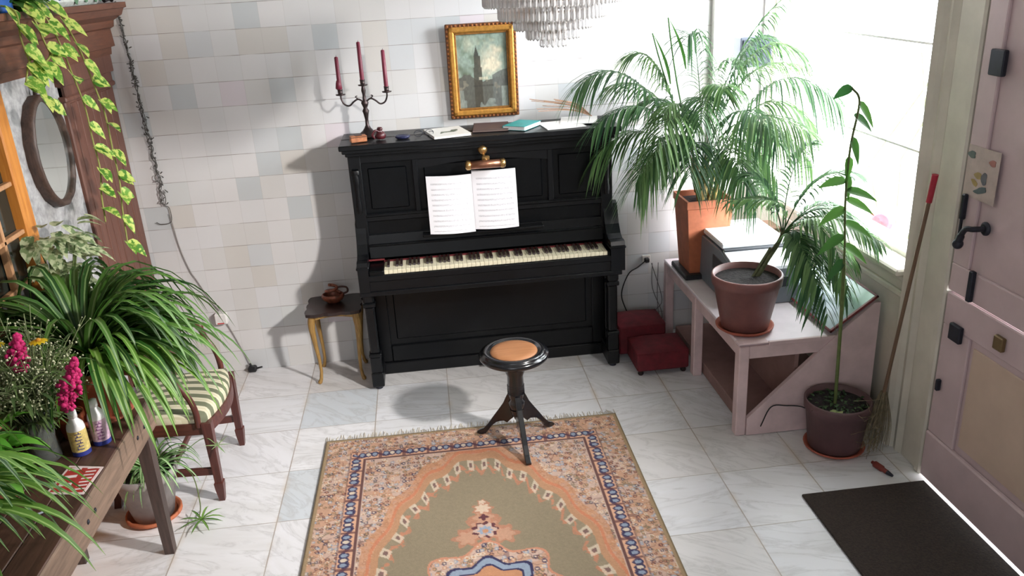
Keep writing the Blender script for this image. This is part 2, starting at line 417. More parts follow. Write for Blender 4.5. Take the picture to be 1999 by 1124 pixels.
m.prism([(XL-.05,1.865),(XL+.03,1.865),(XL+.035,1.90),(XL+.055,1.905),(XL+.05,1.99),(XL+.07,2.0),(XL+.075,2.03),(XL+.12,2.055),(XL+.135,2.085),(XL+.15,2.09),(XL+.15,2.115),(XL-.4,2.115),(XL-.4,1.865)], 'y', -3.2, -.002)
struct(m.build('trim_5', M_cornice))
# glazed pine door on the left wall
d2 = struct(thing('door_2', '', '', (XL,-1.9,0))); del d2['label'], d2['category']
m = MB(); m.box((XL-.03,-1.325,0),(XL+.02,-1.24,1.865),.006); m.box((XL-.03,-2.60,0),(XL+.02,-2.52,1.865),.006); m.box((XL-.03,-2.52,1.78),(XL+.02,-1.325,1.865),.006); m.box((XL-.03,-2.52,0),(XL+.02,-1.325,.60),.006)
m.build('door_frame', M_orange, d2)
m = MB()
for i in range(6): z = .74+i*.19; m.box((XL-.02,-2.52,z-.009),(XL+.008,-1.325,z+.009),.003)
for i in range(7): y = -1.49-i*.165; m.box((XL-.02,y-.009,.60),(XL+.008,y+.009,1.78),.003)
m.build('muntins', wood('pale_pine', (158,110,74), (196,152,112), 'z', .45, 4), d2)
m = MB(); m.box((XL-.028,-2.52,.60),(XL-.022,-1.325,1.78)); m.build('pane', M_glassdark, d2)

# window frames added round the unseen lamps: fanlight on street wall, made-up rear window
def added_frame(name, a, b, axis, mat):
    m = MB(); t = .045; (x0,y0,z0), (x1,y1,z1) = a, b
    if axis == 'x':
        m.box((x0,y0,z0),(x1,y0+t,z1),.004); m.box((x0,y1-t,z0),(x1,y1,z1),.004); m.box((x0,y0+t,z0),(x1,y1-t,z0+t),.004); m.box((x0,y0+t,z1-t),(x1,y1-t,z1),.004)
    else:
        m.box((x0,y0,z0),(x0+t,y1,z1),.004); m.box((x1-t,y0,z0),(x1,y1,z1),.004); m.box((x0+t,y0,z0),(x1-t,y1,z0+t),.004); m.box((x0+t,y0,z1-t),(x1-t,y1,z1),.004)
    o = struct(m.build(name, mat, origin=((x0+x1)/2,(y0+y1)/2,z0)))
    g = MB(); g.box(((x0+.001) if axis != 'x' else x1-.012, (y0+.001) if axis == 'x' else y0+.004, z0+.001), ((x1-.001) if axis != 'x' else x1-.006, (y1-.001) if axis == 'x' else y0+.010, z1-.001)); g.build('pane', M_pane, o)
added_frame('window_3', (2.03,-3.33,2.24), (2.06,-2.97,2.60), 'x', M_white)
added_frame('added_window_4', (-1.58,-7.2,1.25), (.80,-7.15,2.95), 'y', M_white)  # unseen window added behind the viewer to go with the fill lamp

# ------------------------------------------------------------------ rug
def make_rug():
    hw, hl, st = .736, 1.22, .0042; cx, cy = .096, -.957-1.22
    nx, ny = int(2*hw/st), int(1.62/st)
    xs = np.linspace(-hw, hw, nx); ys = np.linspace(hl, hl-1.62, ny)     # to y beyond the frame, then the far end
    ys = np.concatenate([ys, np.linspace(hl-1.62, -hl, 8)[1:]]); ny = len(ys)
    U, V = np.meshgrid(xs, ys); u = U+.006*(fnoise(U*9, V*9, 5)-.5); v = V+.006*(fnoise(U*9, V*9, 6)-.5)
    def c(r, g, b): return np.array(srgb(r, g, b)[:3])
    d = np.minimum(hw-np.abs(U), hl-np.abs(V))
    peach, pinkb, navy, mar, olive, orange, lblue, cream, dkolive = c(182,144,120), c(186,160,146), c(48,46,80), c(88,48,54), c(136,124,102), c(182,132,98), c(136,150,168), c(204,188,168), c(112,102,82)
    col = np.zeros(U.shape+(3,)); col[:] = olive
    def put(mask, cc, a=1.0): col[mask] = col[mask]*(1-a)+cc*a
    def busy(mask, bgs, cell=.026, s=0, dots=(navy, mar, lblue, cream, orange, dkolive)):
        put(mask, bgs[0]); n1 = fnoise(u*22, v*22, s+1); put(mask & (n1 > .55), bgs[1], .85)
        n2 = fnoise(u*34, v*34, s+2); put(mask & (np.abs(n2-.5) < .035), dkolive, .7)
        n3 = fnoise(u*26+7, v*26, s+3); put(mask & (np.abs(n3-.52) < .03), mar, .55)
        for sc, cl in ((0, cell), (5, cell*.8)):
            i, j = np.floor(u/cl), np.floor(v/cl); px = (i+.25+.5*hash2(i, j, s+sc))*cl; py = (j+.25+.5*hash2(j, i, s+sc+1))*cl
            r = np.hypot(u-px, v-py)/cl; hh = hash2(i, j, s+sc+9)
            for k_, dc in enumerate(dots):
                sel = mask & (hh*len(dots) >= k_) & (hh*len(dots) < k_+1) & (hash2(i, j, s+sc+12) < .62)
                put(sel & (r < .36) & (r > .17), dc, .85); put(sel & (r <= .17), cream if k_ % 2 == 0 else orange, .8)
    # field edge: pointed, lobed arch
    ang = np.arctan2(v/1.0, u/.50); lob = 1+.022*np.cos(ang*18)
    rr = ((np.abs(u)/.50)**1.6+(np.abs(v)/.985)**1.6)**(1/1.6)/lob
    inner = (d > .215)
    busy(inner & (rr > 1.0), (pinkb, peach), .03, 11)
    band = inner & (rr > .94) & (rr < 1.10); put(band, orange, .75)
    put(inner & (np.abs(rr-1.02) < .014), c(186,112,80), .7)
    wav = rr-.86-.03*np.sin(ang*44); bz = inner & (np.abs(wav) < .022); put(bz & (fnoise(u*60, v*60, 3) > .35), c(186,120,92), .75)
    i = np.floor(ang*22/PI*1.0); ph = ang*22/PI-i; fl = inner & (np.abs(rr-.90) < .045) & (np.abs(ph-.5) < .22)
    put(fl, cream, .7); put(fl & (np.abs(rr-.90) < .02) & (np.abs(ph-.5) < .1), mar, .8)
    put(inner & (rr < .84), dkolive, .18*1.0)
    # pendant and medallion
    def petals(x0, y0, R, n, cc, wob=.2, rin=0, a=1.0):
        r = np.hypot(u-x0, v-y0); t = np.arctan2(v-y0, u-x0); m_ = (r < R*(1+wob*np.cos(n*t))) & (r > rin); put(m_, cc, a); return r, t
    for sg in (1, -1):
        for px, py, R_, n_ in ((0,.385*sg,.085,8),(-.075,.345*sg,.055,6),(.075,.345*sg,.055,6),(0,.47*sg,.055,6),(0,.53*sg,.042,7),(0,.575*sg,.020,5)):
            petals(px, py, R_, n_, c(170,118,94), .25, a=.85)
            petals(px, py, R_*.72, n_, cream if R_ < .05 else peach, .2, a=.75)
        petals(0, .385*sg, .052, 9, mar, .12); petals(0, .382*sg, .043, 6, pinkb); petals(0, .38*sg, .028, 8, lblue); petals(0, .375*sg, .014, 8, orange)
        petals(0, .47*sg, .018, 4, mar, .3)
    rm, tm = np.hypot(u, v), np.arctan2(v, u)
    lobm = .285+.03*np.cos(8*tm)
    put(rm < lobm, c(190,130,104), .9); busy(rm < lobm-.012, (pinkb, peach), .034, 31)
    put(rm < .200+.022*np.cos(8*tm), navy); put(rm < .186+.02*np.cos(8*tm), lblue); put(rm < .155+.016*np.cos(8*tm), navy); put(rm < .145+.014*np.cos(8*tm), orange); put(rm < .09+.01*np.cos(8*tm), mar); put(rm < .075, pinkb); put(rm < .04, navy); put(rm < .026, cream)
    # borders
    busy((d > .018) & (d <= .135), (peach, pinkb), .027, 51)
    s_ = np.where(hw-np.abs(U) < hl-np.abs(V), V, U)
    put((d > .135) & (d <= .198), c(200,156,128))
    zz = .166+.014*np.sin(s_*2*PI/.115)
    put((np.abs(d-zz) < .010) & (d > .13) & (d < .2), navy, .9)
    per = .115; q = (s_/per-np.floor(s_/per)-.5)*per; dd = d-.163
    for q0, c1 in ((0, cream), (.03, navy), (-.03, navy)):
        r = np.hypot((q-q0)/.8, dd*1.0/1.1); put((r < .021) & (d > .13) & (d < .2), navy, .95); put((r < .013) & (d > .13) & (d < .2), c1 if q0 == 0 else lblue, .9)
    put((np.abs(q) > .05) & (d > .135) & (d <= .195), mar, .8)
    put((d > .198) & (d <= .207), mar, .85); put((d > .207) & (d <= .215), pinkb)
    put((d > .130) & (d <= .136), mar, .5)
    put(d <= .018, c(150,128,98)); put(d <= .007, c(116,100,76))
    gr = (fnoise(U*140, V*140, 8)-.5)*.14+(fnoise(U*3, V*3, 9)-.5)*.10
    col = np.clip(col*(1+gr[..., None]), 0, 1)
    z = .009+.0015*fnoise(U*3, V*3, 2)
    m = MB(); a = math.radians(-.6); ca, sa = math.cos(a), math.sin(a)
    X = cx+ca*U-sa*V; Y = cy+sa*U+ca*V
    me_v = np.stack([X, Y, z], -1).reshape(-1, 3)
    m.v = [tuple(p) for p in me_v]
    idx = np.arange(nx*ny).reshape(ny, nx)
    q = np.stack([idx[:-1,:-1], idx[1:,:-1], idx[1:,1:], idx[:-1,1:]], -1).reshape(-1, 4)
    m.f = [tuple(int(i) for i in f) for f in q]; m.sm = [True]*len(m.f); m.mi = [0]*len(m.f)
    dye = np.ones((nx*ny, 4)); dye[:, :3] = col.reshape(-1, 3)
    # skirt down to the floor
    per_i = list(idx[0, :])+list(idx[1:, -1])+list(idx[-1, ::-1][1:])+list(idx[::-1, 0][1:-1]); n0 = len(m.v); P = len(per_i)
    m.v += [(m.v[int(i)][0], m.v[int(i)][1], .0005) for i in per_i]
    dye = np.concatenate([dye, dye[[int(i) for i in per_i]]])
    for k_ in range(P): m.f.append((int(per_i[k_]), int(per_i[(k_+1) % P]), n0+(k_+1) % P, n0+k_)); m.sm.append(False); m.mi.append(0)
    root = thing('rug', 'rectangular olive and peach patterned oriental rug lying on the marble floor', 'rug', (cx, cy, 0))
    m.build('pile', attrcol('rug_wool', .95, .4), root, dye=dye)
    f = MB()
    for i in range(190):
        x = -hw+2*hw*i/189; L = random.uniform(.03, .065); dx = random.uniform(-.012, .012)
        for y0, s in ((hl, 1),):
            p0 = (cx+ca*x-sa*y0, cy+sa*x+ca*y0, .006); f.tube([p0, (p0[0]+dx*.5, p0[1]+L*.5*s, .004), (p0[0]+dx, p0[1]+L*s, .002)], .0016, 4, False)
    o = f.build('fringe', plain('cream_fringe', (206,198,184), .9), root); o['kind'] = 'stuff'; o['label'] = 'cream tasselled fringe'
make_rug()
m = MB(); m.box((1.462,-3.3,.0005),(2.012,-1.80,.012),.003)
m.m = 0
tag(m.build('door_mat', plain('brown_coir', (52,42,36), .95, var=.3, scale=120, bump=.5), origin=(1.74,-2.5,0)), 'dark brown door mat on the floor by the pink door', 'doormat')

# ------------------------------------------------------------------ piano
M_black = plain('black_lacquer', (5,7,10), .3, var=.25, scale=8, spec=.3)
M_black2 = plain('worn_black_lacquer', (7,9,13), .36, var=.3, scale=12, spec=.35)
M_ivory = plain('ivory', (222,215,188), .35, var=.06, scale=40)
M_ebony = plain('dark_brown_ebony', (44,30,28), .35, var=.2)
M_brass = plain('brass', (196,158,104), .28, .9, var=.12, scale=30)
M_copper = plain('copper_tube', (150,104,82), .35, .8, var=.12, scale=30)
piano = thing('upright_piano', 'black upright piano with ivory keys against the white tiled wall', 'piano', (.29,-.24,0))
def B(name, boxes, mat, parent, ch=.004):
    m = MB()
    for a, b in boxes: m.box(a, b, ch)
    return m.build(name, mat, parent)
PL, PR, FY = -.415, .995, -.29
B('case', [((PL,-.27,.03),(PL+.045,-.03,1.31)), ((PR-.045,-.27,.03),(PR,-.03,1.31)), ((PL,-.06,.03),(PR,-.03,1.31)), ((PL+.04,-.23,.03),(PR-.04,-.20,.075)), ((PL+.045,-.25,1.24),(PR-.045,-.05,1.31))], M_black, piano)
lid = B('lid', [((PL-.03,-.385,1.345),(PR+.03,-.02,1.372)), ((PL-.018,-.365,1.325),(PR+.018,-.025,1.347)), ((PL-.006,-.33,1.303),(PR+.006,-.03,1.327))], M_black2, piano)
B('lid_strip', [((PL-.028,-.205,1.3725),(PR+.028,-.200,1.3745))], plain('lid_seam', (58,52,52), .4), lid, .0005)
# upper front: frame with panels
m = MB()
m.box((PL,-.285,.76),(PL+.065,-.24,1.305),.004); m.box((PR-.065,-.285,.76),(PR,-.24,1.305),.004)
m.box((PL+.06,-.28,1.255),(PR-.06,-.24,1.305),.003)
m.box((PL+.06,-.28,.935),(PR-.06,-.24,.975),.004); m.box((PL+.06,-.288,.962),(PR-.06,-.275,.978),.005)
m.box((-.085,-.28,.97),(-.055,-.24,1.26),.004); m.box((.64,-.28,.97),(.67,-.24,1.26),.004)
arch = [(-.055,1.26),(-.055,1.205)]+[(-.055+.695*i/12, 1.205+.028*math.sin(PI*i/12)) for i in range(1,12)]+[(.64,1.205),(.64,1.26)]
m.prism(arch[::-1], 'y', -.276, -.24)
m.build('upper_frame', M_black2, piano)
for x0, x1 in ((PL+.065,-.085),(-.055,.64),(.67,PR-.065)):
    m = MB(); m.box((x0,-.262,.975),(x1,-.25,1.255)); m.box((x0+.03,-.268,1.0),(x1-.03,-.256,1.225),.006); m.build('upper_panel', M_black, piano)
m = MB(); m.box((PL+.065,-.265,.76),(PR-.065,-.25,.94)); m.build('name_board', M_black, piano)
for s, x in ((1, PL+.033), (-1, PR-.033)):
    m = MB(); m.lathe([(.022,1.20),(.022,1.22),(.014,1.23),(.016,1.18)][::-1], (x,-.288,0), 12, 1, .5)
    m.lathe([(.012,.99),(.016,1.02),(.010,1.08),(.013,1.14),(.017,1.17),(.012,1.20)], (x,-.288,0), 12, 1, .7); m.build('turned_column', M_black2, piano)
# fallboard raised behind the keys, slightly leaning
m = MB(); m.prism([(-.300,.735),(-.285,.735),(-.262,.83),(-.262,.86),(-.280,.86)], 'x', PL+.06, PR-.06); m.box((PL+.06,-.305,.80),(PR-.06,-.268,.812),.004)
m.build('fallboard', M_black, piano)
# key bed and arms
m = MB(); m.box((PL,-.455,.595),(PR,-.20,.665),.006); m.box((PL+.02,-.462,.655),(PR-.02,-.44,.688),.004); m.box((PL-.006,-.466,.575),(PR+.01,-.21,.60),.004)
m.build('key_bed', M_black2, piano)
for x0, x1 in ((PL-.004, PL+.052), (PR-.052, PR+.026)):
    m = MB(); m.prism([(-.465,.60),(-.465,.745),(-.455,.765),(-.43,.768),(-.40,.765),(-.36,.782),(-.32,.825),(-.295,.88),(-.275,.93),(-.24,.94),(-.24,.60)], 'x', x0, x1)
    m.box((x0-.006,-.468,.725),(x1+.006,-.38,.742),.005); m.build('arm', M_black2, piano)
for x0, x1 in ((PL+.052,-.282),(.929,PR-.052)):
    m = MB(); m.box((x0,-.452,.66),(x1,-.29,.712),.005); m.build('key_block', M_black, piano)
m = MB(); m.box((-.284,-.30,.66),(.931,-.285,.716)); m.box((PL+.052,-.306,.722),(PL+.135,-.30,.730)); m.build('felt_strip', plain('red_felt', (110,34,38), .9), piano)
kb = MB(); kb.box((-.282,-.445,.664),(.929,-.30,.690)); kbo = kb.build('keyboard', M_ebony, piano)
wd = 1.208/52; wk0 = None; bk0 = None
pat = [1,0,1,1,0,1,1]   # black key after A, B, C, D, E, F, G
pat = {0:1, 1:0, 2:1, 3:1, 4:0, 5:1, 6:1}
for i in range(52):
    x = -.281+wd*(i+.5)
    if wk0 is None:
        q = MB(); q.box((x-wd/2+.0005,-.450,.690),(x+wd/2-.0005,-.302,.712),.0015); wk0 = q.build('white_key', M_ivory, kbo); x00 = x; kk = wk0
    else:
        kk = wk0.copy(); kk.parent = kbo; kk.location = (x-x00, 0, 0); COL.objects.link(kk)
    if pat[i % 7] and i < 51:
        xb = x+wd/2
        if bk0 is None:
            q = MB(); q.prism([(-.400,.712),(-.397,.722),(-.390,.7245),(-.302,.7245),(-.302,.712)], 'x', xb-.0062, xb+.0062); bk0 = q.build('black_key', M_ebony, kbo); xb0 = xb
        else:
            kk = bk0.copy(); kk.parent = kbo; kk.location = (xb-xb0, 0, 0); COL.objects.link(kk)
# lower front
m = MB(); m.box((PL+.045,-.222,.075),(PR-.045,-.208,.60)); m.box((PL+.045,-.236,.075),(PL+.115,-.215,.60),.004); m.box((PR-.115,-.236,.075),(PR-.045,-.215,.60),.004)
m.box((PL+.115,-.236,.53),(PR-.115,-.215,.60),.004); m.box((PL+.115,-.236,.075),(PR-.115,-.215,.175),.004); m.box((PL+.15,-.228,.21),(PR-.15,-.215,.50),.006)
m.build('lower_panel', M_black, piano)
m = MB(); m.box((PL+.03,-.245,.0),(PR-.03,-.06,.07),.005); m.build('plinth', M_black2, piano)
for i, x in enumerate((.24,.32)):
    m = MB(); m.box((x-.016,-.31,.035),(x+.016,-.235,.047),.005); m.build('pedal', plain('tarnished_pedal', (38,34,32), .4, .5), piano)
for x in (PL+.032, PR-.034):
    m = MB(); m.box((x-.033,-.435,0.018),(x+.033,-.22,.105),.006); m.box((x-.030,-.43,.105),(x+.030,-.37,.20),.004); m.box((x-.034,-.435,.20),(x+.034,-.365,.222),.005)
    m.box((x-.025,-.425,.22),(x+.025,-.375,.50),.008); m.box((x-.034,-.437,.50),(x+.034,-.36,.525),.005); m.box((x-.03,-.44,.525),(x+.03,-.30,.597),.01)
    leg = m.build('leg', M_black2, piano)
    q = MB(); q.lathe([(.02,0),(.022,.01),(.012,.02)], (x,-.40,0), 12); q.build('caster', M_iron, leg)
# music desk shelf & piano lamp
B('music_shelf', [((-.06,-.345,.842),(.60,-.262,.856))], M_black2, piano)
m = MB(); m.box((.09,-.272,1.245),(.15,-.262,1.285),.004); 
pl = thing('piano_lamp', 'brass and copper tube lamp fixed above the open music book', 'lamp', (.30,-.3,1.27))
m = MB(); m.lathe([(.0,-.028),(.016,-.024),(.026,-.008),(.026,.006),(.018,.02),(.008,.03),(.012,.038),(.0,.046)], (.292,-.315,1.292), 16)
m.tube([(.292,-.29,1.29),(.292,-.262,1.29)], .012); m.build('bracket_knob', M_brass, pl)
m = MB(); m.tube(spline([(.292,-.32,1.27),(.298,-.345,1.25),(.305,-.355,1.235)]), .009, 8); m.box((.283,-.352,1.238),(.325,-.33,1.262),.005); m.build('arm', M_brass, pl)
Mt = Matrix.Translation((.3,-.365,1.222)) @ Matrix.Rotation(PI/2, 4, 'Y')
m = MB(); m.lathe([(.001,-.088),(.022,-.086),(.022,.086),(.001,.088)], n=16, M=Mt); m.build('lamp_shade', M_copper, pl)
for s in (-1, 1):
    m = MB(); m.lathe([(.001,.108),(.016,.106),(.025,.098),(.025,.084),(.0235,.082),(.0235,.078)] if s > 0 else [(.0235,-.078),(.0235,-.082),(.025,-.084),(.025,-.098),(.016,-.106),(.001,-.108)], n=16, M=Mt); m.build('end_cap', M_brass, pl)
# open music book
def sheet_mat():
    m, nt, b = newmat('printed_music'); k = N(nt); t = k.sep(k.n('ShaderNodeTexCoord').outputs['Object'])
    at = k.n('ShaderNodeAttribute', attribute_name='lf'); a = k.sep(at.outputs['Vector'])
    fz = k.math('FRACT', k.math('MULTIPLY', a[2], 11)); grp = k.math('LESS_THAN', k.math('ABSOLUTE', k.math('SUBTRACT', fz, .5)), .16)
    st = k.math('LESS_THAN', k.math('ABSOLUTE', k.math('SUBTRACT', k.math('FRACT', k.math('MULTIPLY', a[2], 11*12.5)), .5)), .17)
    inx = k.math('MULTIPLY', k.math('GREATER_THAN', a[0], .09), k.math('LESS_THAN', a[0], .92)); inz = k.math('MULTIPLY', k.math('GREATER_THAN', a[2], .04), k.math('LESS_THAN', a[2], .93))
    nt_ = k.math('GREATER_THAN', k.noise(k.comb(k.math('MULTIPLY', a[0], 60), k.math('MULTIPLY', a[2], 150), 0), 1.0, 1), .60)
    ink = k.math('MULTIPLY', k.math('MULTIPLY', inx, inz), k.math('MULTIPLY', grp, k.math('MAXIMUM', k.math('MULTIPLY', st, .55), k.math('MULTIPLY', nt_, .8))))
    k.l(k.mix(ink, srgb(236,235,240), srgb(70,66,80)), b.inputs['Base Color']); b.inputs['Roughness'].default_value = .7
    return m
bk = thing('music_book', 'open white sheet music book standing on the piano music shelf', 'book', (.225,-.33,.856))
def page(x0, x1, z0, z1, flip, sag):
    m = MB(); NX = 14; NZ = 12; vs = []; lf = []
    for j in range(NZ+1):
        for i in range(NX+1):
            s = i/NX; t = j/NZ; x = x0+(x1-x0)*s; e = s if flip else 1-s   # e=0 at spine? 
            y = -.300-.050*(1-t)-.02*math.sin(PI*min(1,(1-e)*1.0))**1.0*.9
            z = z0+(z1-z0)*t+sag*(1-e)*.02
            vs.append((x, y, z)); lf.append((s, .5, t))
    fs = [(j*(NX+1)+i, j*(NX+1)+i+1, (j+1)*(NX+1)+i+1, (j+1)*(NX+1)+i) for j in range(NZ) for i in range(NX)]
    n = len(vs); vs2 = vs+[(x, y+.006, z) for x, y, z in vs]; fs2 = fs+[tuple(n+i for i in f[::-1]) for f in fs]
    W = NX+1
    for i in range(NX): fs2 += [(i, n+i, n+i+1, i+1), (NZ*W+i, NZ*W+i+1, n+NZ*W+i+1, n+NZ*W+i)]
    for j in range(NZ): fs2 += [(j*W, (j+1)*W, n+(j+1)*W, n+j*W), (j*W+NX, n+j*W+NX, n+(j+1)*W+NX, (j+1)*W+NX)]
    m.add(vs2, fs2, False)
    for i, q in enumerate(lf): m.lf[i] = q
    for i in range(n, 2*n): m.lf[i] = (0, .5, 0)
    return m
Msheet = sheet_mat()
page(-.018,.226,.860,1.165,False,-.2).build('left_page', Msheet, bk)
page(.226,.462,.864,1.175,True,.2).build('right_page', Msheet, bk)

# ------------------------------------------------------------------ things on the piano (z 1.3725)
ZT = 1.3745
M_cand = plain('burgundy_wax', (112,32,54), .4, var=.08)
M_silver = plain('tarnished_pewter', (70,60,60), .38, .85, var=.25, scale=30)
cb = thing('candelabra', 'tarnished three-armed candelabra with red wax on the left of the piano top', 'candelabra', (-.30,-.16,ZT))
m = MB(); m.lathe([(.058,0),(.062,.006),(.05,.016),(.03,.03),(.018,.045),(.010,.06),(.009,.09),(.014,.12),(.018,.135),(.010,.15),(.016,.165),(.020,.178),(.010,.19),(.008,.22),(.012,.24),(.008,.262)], (-.30,-.16,ZT), 20)
m.build('stem', M_silver, cb)
for s in (-1, 1):
    cxx = -.30; z = ZT+.175
    m = MB(); m.tube(spline([(cxx,-.16,z),(cxx+s*.03,-.16,z+.022),(cxx+s*.055,-.16,z+.012),(cxx+s*.08,-.16,z-.008),(cxx+s*.105,-.16,z),(cxx+s*.118,-.16,z+.025),(cxx+s*.120,-.16,z+.045)]), .0045, 8)
    m.tube(spline([(cxx+s*.03,-.16,z+.022),(cxx+s*.045,-.16,z+.035),(cxx+s*.035,-.16,z+.04)]), .003, 6); m.build('arm', M_silver, cb)
spots = [(-.42,ZT+.220),(-.18,ZT+.220),(-.30,ZT+.262)]
for i, (x, z) in enumerate(spots):
    m = MB(); m.lathe([(.004,0),(.024,.004),(.026,.009),(.012,.010),(.013,.03),(.015,.034),(.010,.034)], (x,-.16,z), 16); m.build('candle_cup', M_silver, cb)
hs = (.165,.185,.19)
for i, ((x, z), h, lb) in enumerate(zip(spots, hs, ('leftmost burgundy candle in the candelabra','rightmost burgundy candle in the candelabra','tallest middle burgundy candle in the candelabra'))):
    c_ = thing('candle', lb, 'candle', (x,-.16,z+.0342), 'candles in the candelabra')
    m = MB(); m.lathe([(.0112,0),(.0112,.02),(.0098,h-.004),(.005,h)], (x,-.16,z+.0342), 12, 1, 1); 
    if i == 0: m.lathe([(.011,-.012),(.018,-.006),(.014,.02),(.009,.035)], (x-.004,-.16,z+.045), 10)
    m.build('wax', M_cand, c_)
    m = MB(); m.tube([(x,-.16,z+.034+h-.002),(x+.001,-.16,z+.034+h+.008)], .001, 5); m.build('wick', M_iron, c_)
o = MB(); R1 = rz(.25, (-.345,-.30,ZT)); o.box((-.042,-.022,.001),(.042,.022,.034),.003,R1); o.m = 0
ob = thing('tan_box', 'small orange brown box lying in front of the candelabra', 'box', (-.345,-.30,ZT)); o.build('body', plain('orange_leather', (176,112,74), .5, var=.25, scale=40), ob)
o = MB(); o.box((-.018,-.0235,.0345),(.018,.0235,.037),.001,R1); o.box((-.043,-.0235,.026),(.043,.0235,.029),.001,R1); o.build('clasp', plain('dark_clasp', (70,44,34), .5), ob)
o = MB(); o.lathe([(.0,.0),(.024,.004),(.030,.02),(.022,.036),(.010,.045),(.016,.052),(.012,.062),(.0,.064)], (-.232,-.27,ZT), 16)
o.tube(spline([(-.262,-.29,ZT+.01),(-.272,-.30,ZT+.03),(-.255,-.295,ZT+.05),(-.235,-.28,ZT+.04)]), .006, 8)
tag(o.build('figurine', plain('dark_red_glaze', (78,28,34), .3, var=.3), origin=(-.232,-.27,ZT)), 'small dark red figurine beside the candelabra foot', 'ornament')
o = MB(); o.lathe([(.0,.003),(.030,.0),(.038,.008),(.036,.016),(.030,.012),(.0,.008)], (-.118,-.29,ZT), 20, 1.05, .8)
tag(o.build('dish', plain('navy_glass', (40,44,74), .2, var=.1), origin=(-.118,-.29,ZT)), 'tiny navy blue dish on the piano lid', 'dish')
gl = thing('eyeglasses', 'dark thin framed folded eyeglasses left of the white book', 'glasses', (-.04,-.24,ZT))
m = MB()
for cx_ in (-.035, .022):
    pts = [(cx_+.022*math.cos(t), -.28+.001*math.sin(t), ZT+.018+.016*math.sin(t)) for t in [2*PI*i/16 for i in range(17)]]; m.tube(pts, .0016, 6, False)
m.tube([(-.013,-.28,ZT+.02),(0,-.28,ZT+.02)], .0016, 6); m.build('frame', M_iron, gl)
for s, x in ((-1,-.057),(1,.044)):
    m = MB(); m.tube(spline([(x,-.28,ZT+.022),(x-.02*s,-.20,ZT+.012),(x-.04*s,-.14,ZT+.003)]), .0018, 6); m.build('temple', M_iron, gl)
def flatbook(name, label, cen, w_, d_, h_, ang, cover, cat='book', page_c=(228,224,214), z=ZT, art=None):
    t = thing(name, label, cat, (cen[0], cen[1], z)); R_ = rz(ang, (cen[0], cen[1], z)); c_ = .0016
    m = MB(); m.box((-w_/2,-d_/2,.0002),(w_/2,d_/2,c_),.0004,R_); m.box((-w_/2,-d_/2,h_-c_),(w_/2,d_/2,h_),.0004,R_); m.box((-w_/2,-d_/2,.0002),(-w_/2+.003,d_/2,h_),.0004,R_); m.build('cover', cover, t)
    m = MB(); m.box((-w_/2+.002,-d_/2+.003,c_),(w_/2-.004,d_/2-.003,h_-c_),0,R_); m.build('pages', plain('paper_edge', page_c, .8, var=.05, scale=200), t)
    if art: art(t, R_, h_)
    return t
def art1(t, R_, h_):
    m = MB(); m.box((-.045,-.10,h_),(.05,-.02,h_+.0006),0,R_); 
    m = MB(); m.prism([(-.05,-.055),(-.02,-.03),(.03,-.035),(.055,-.015),(.04,.0),(.0,-.008),(-.03,-.0)], 'z', h_, h_+.0006, R_)
    m.prism([(.02,.002),(.06,.0),(.066,.03),(.03,.025)], 'z', h_, h_+.0006, R_); m.build('cover_picture', plain('print_green_grey', (96,104,86), .6, var=.5, scale=60), t)
flatbook('magazine', 'white covered magazine with a small green grey picture on the piano lid', (.115,-.245), .20, .25, .012, .22, plain('white_cover', (224,222,216), .4, var=.03), 'magazine', art=art1)
flatbook('notebook', 'flat dark brown folder on the piano lid between the white and teal books', (.355,-.17), .19, .23, .010, -.1, plain('brown_cover', (84,68,66), .5, var=.1), 'folder', (120,104,96))
flatbook('paperback', 'teal covered paperback lying with its white pages towards the room', (.52,-.22), .135, .19, .022, -.62, plain('teal_cover', (24,152,152), .45, var=.08), 'book', (236,238,240))
for i, (x, y, a, w_, h_) in enumerate(((.73,-.24,.1,.21,.004),(.84,-.16,-.2,.20,.003))):
    m = MB(); m.box((-w_/2,-.11,.0),(w_/2,.11,h_),0,rz(a,(x,y,ZT+.0045*i)))
    tag(m.build('sheet_paper', plain('loose_paper', (228,226,224), .7, var=.04), origin=(x,y,ZT+.0045*i)), ('loose white papers near the teal paperback on the piano lid','white papers at the right end of the piano lid')[i], 'paper')
# dried twigs over the right end of the lid
m = MB(); random.seed(3)
for i in range(13):
    x0, y0 = .70+random.uniform(-.02,.05), -.10+random.uniform(-.03,.03); a = random.uniform(-.3, .35); L = random.uniform(.18,.34)
    z1 = random.uniform(.03,.12); x1 = .93-random.uniform(0,.3)
    m.tube(spline([(.92,-.12,ZT+.016),( .92-L*.4, -.13+a*.1, ZT+.02+z1*.6),(.92-L, -.14+a*.3, ZT+.01+z1)]), .0022, 5)
tag(m.build('dried_twigs', plain('dry_twig', (176,140,116), .8, var=.2), origin=(.92,-.12,ZT)), 'pinkish dry twigs lying over the right end of the piano lid', 'twigs', kind='stuff')

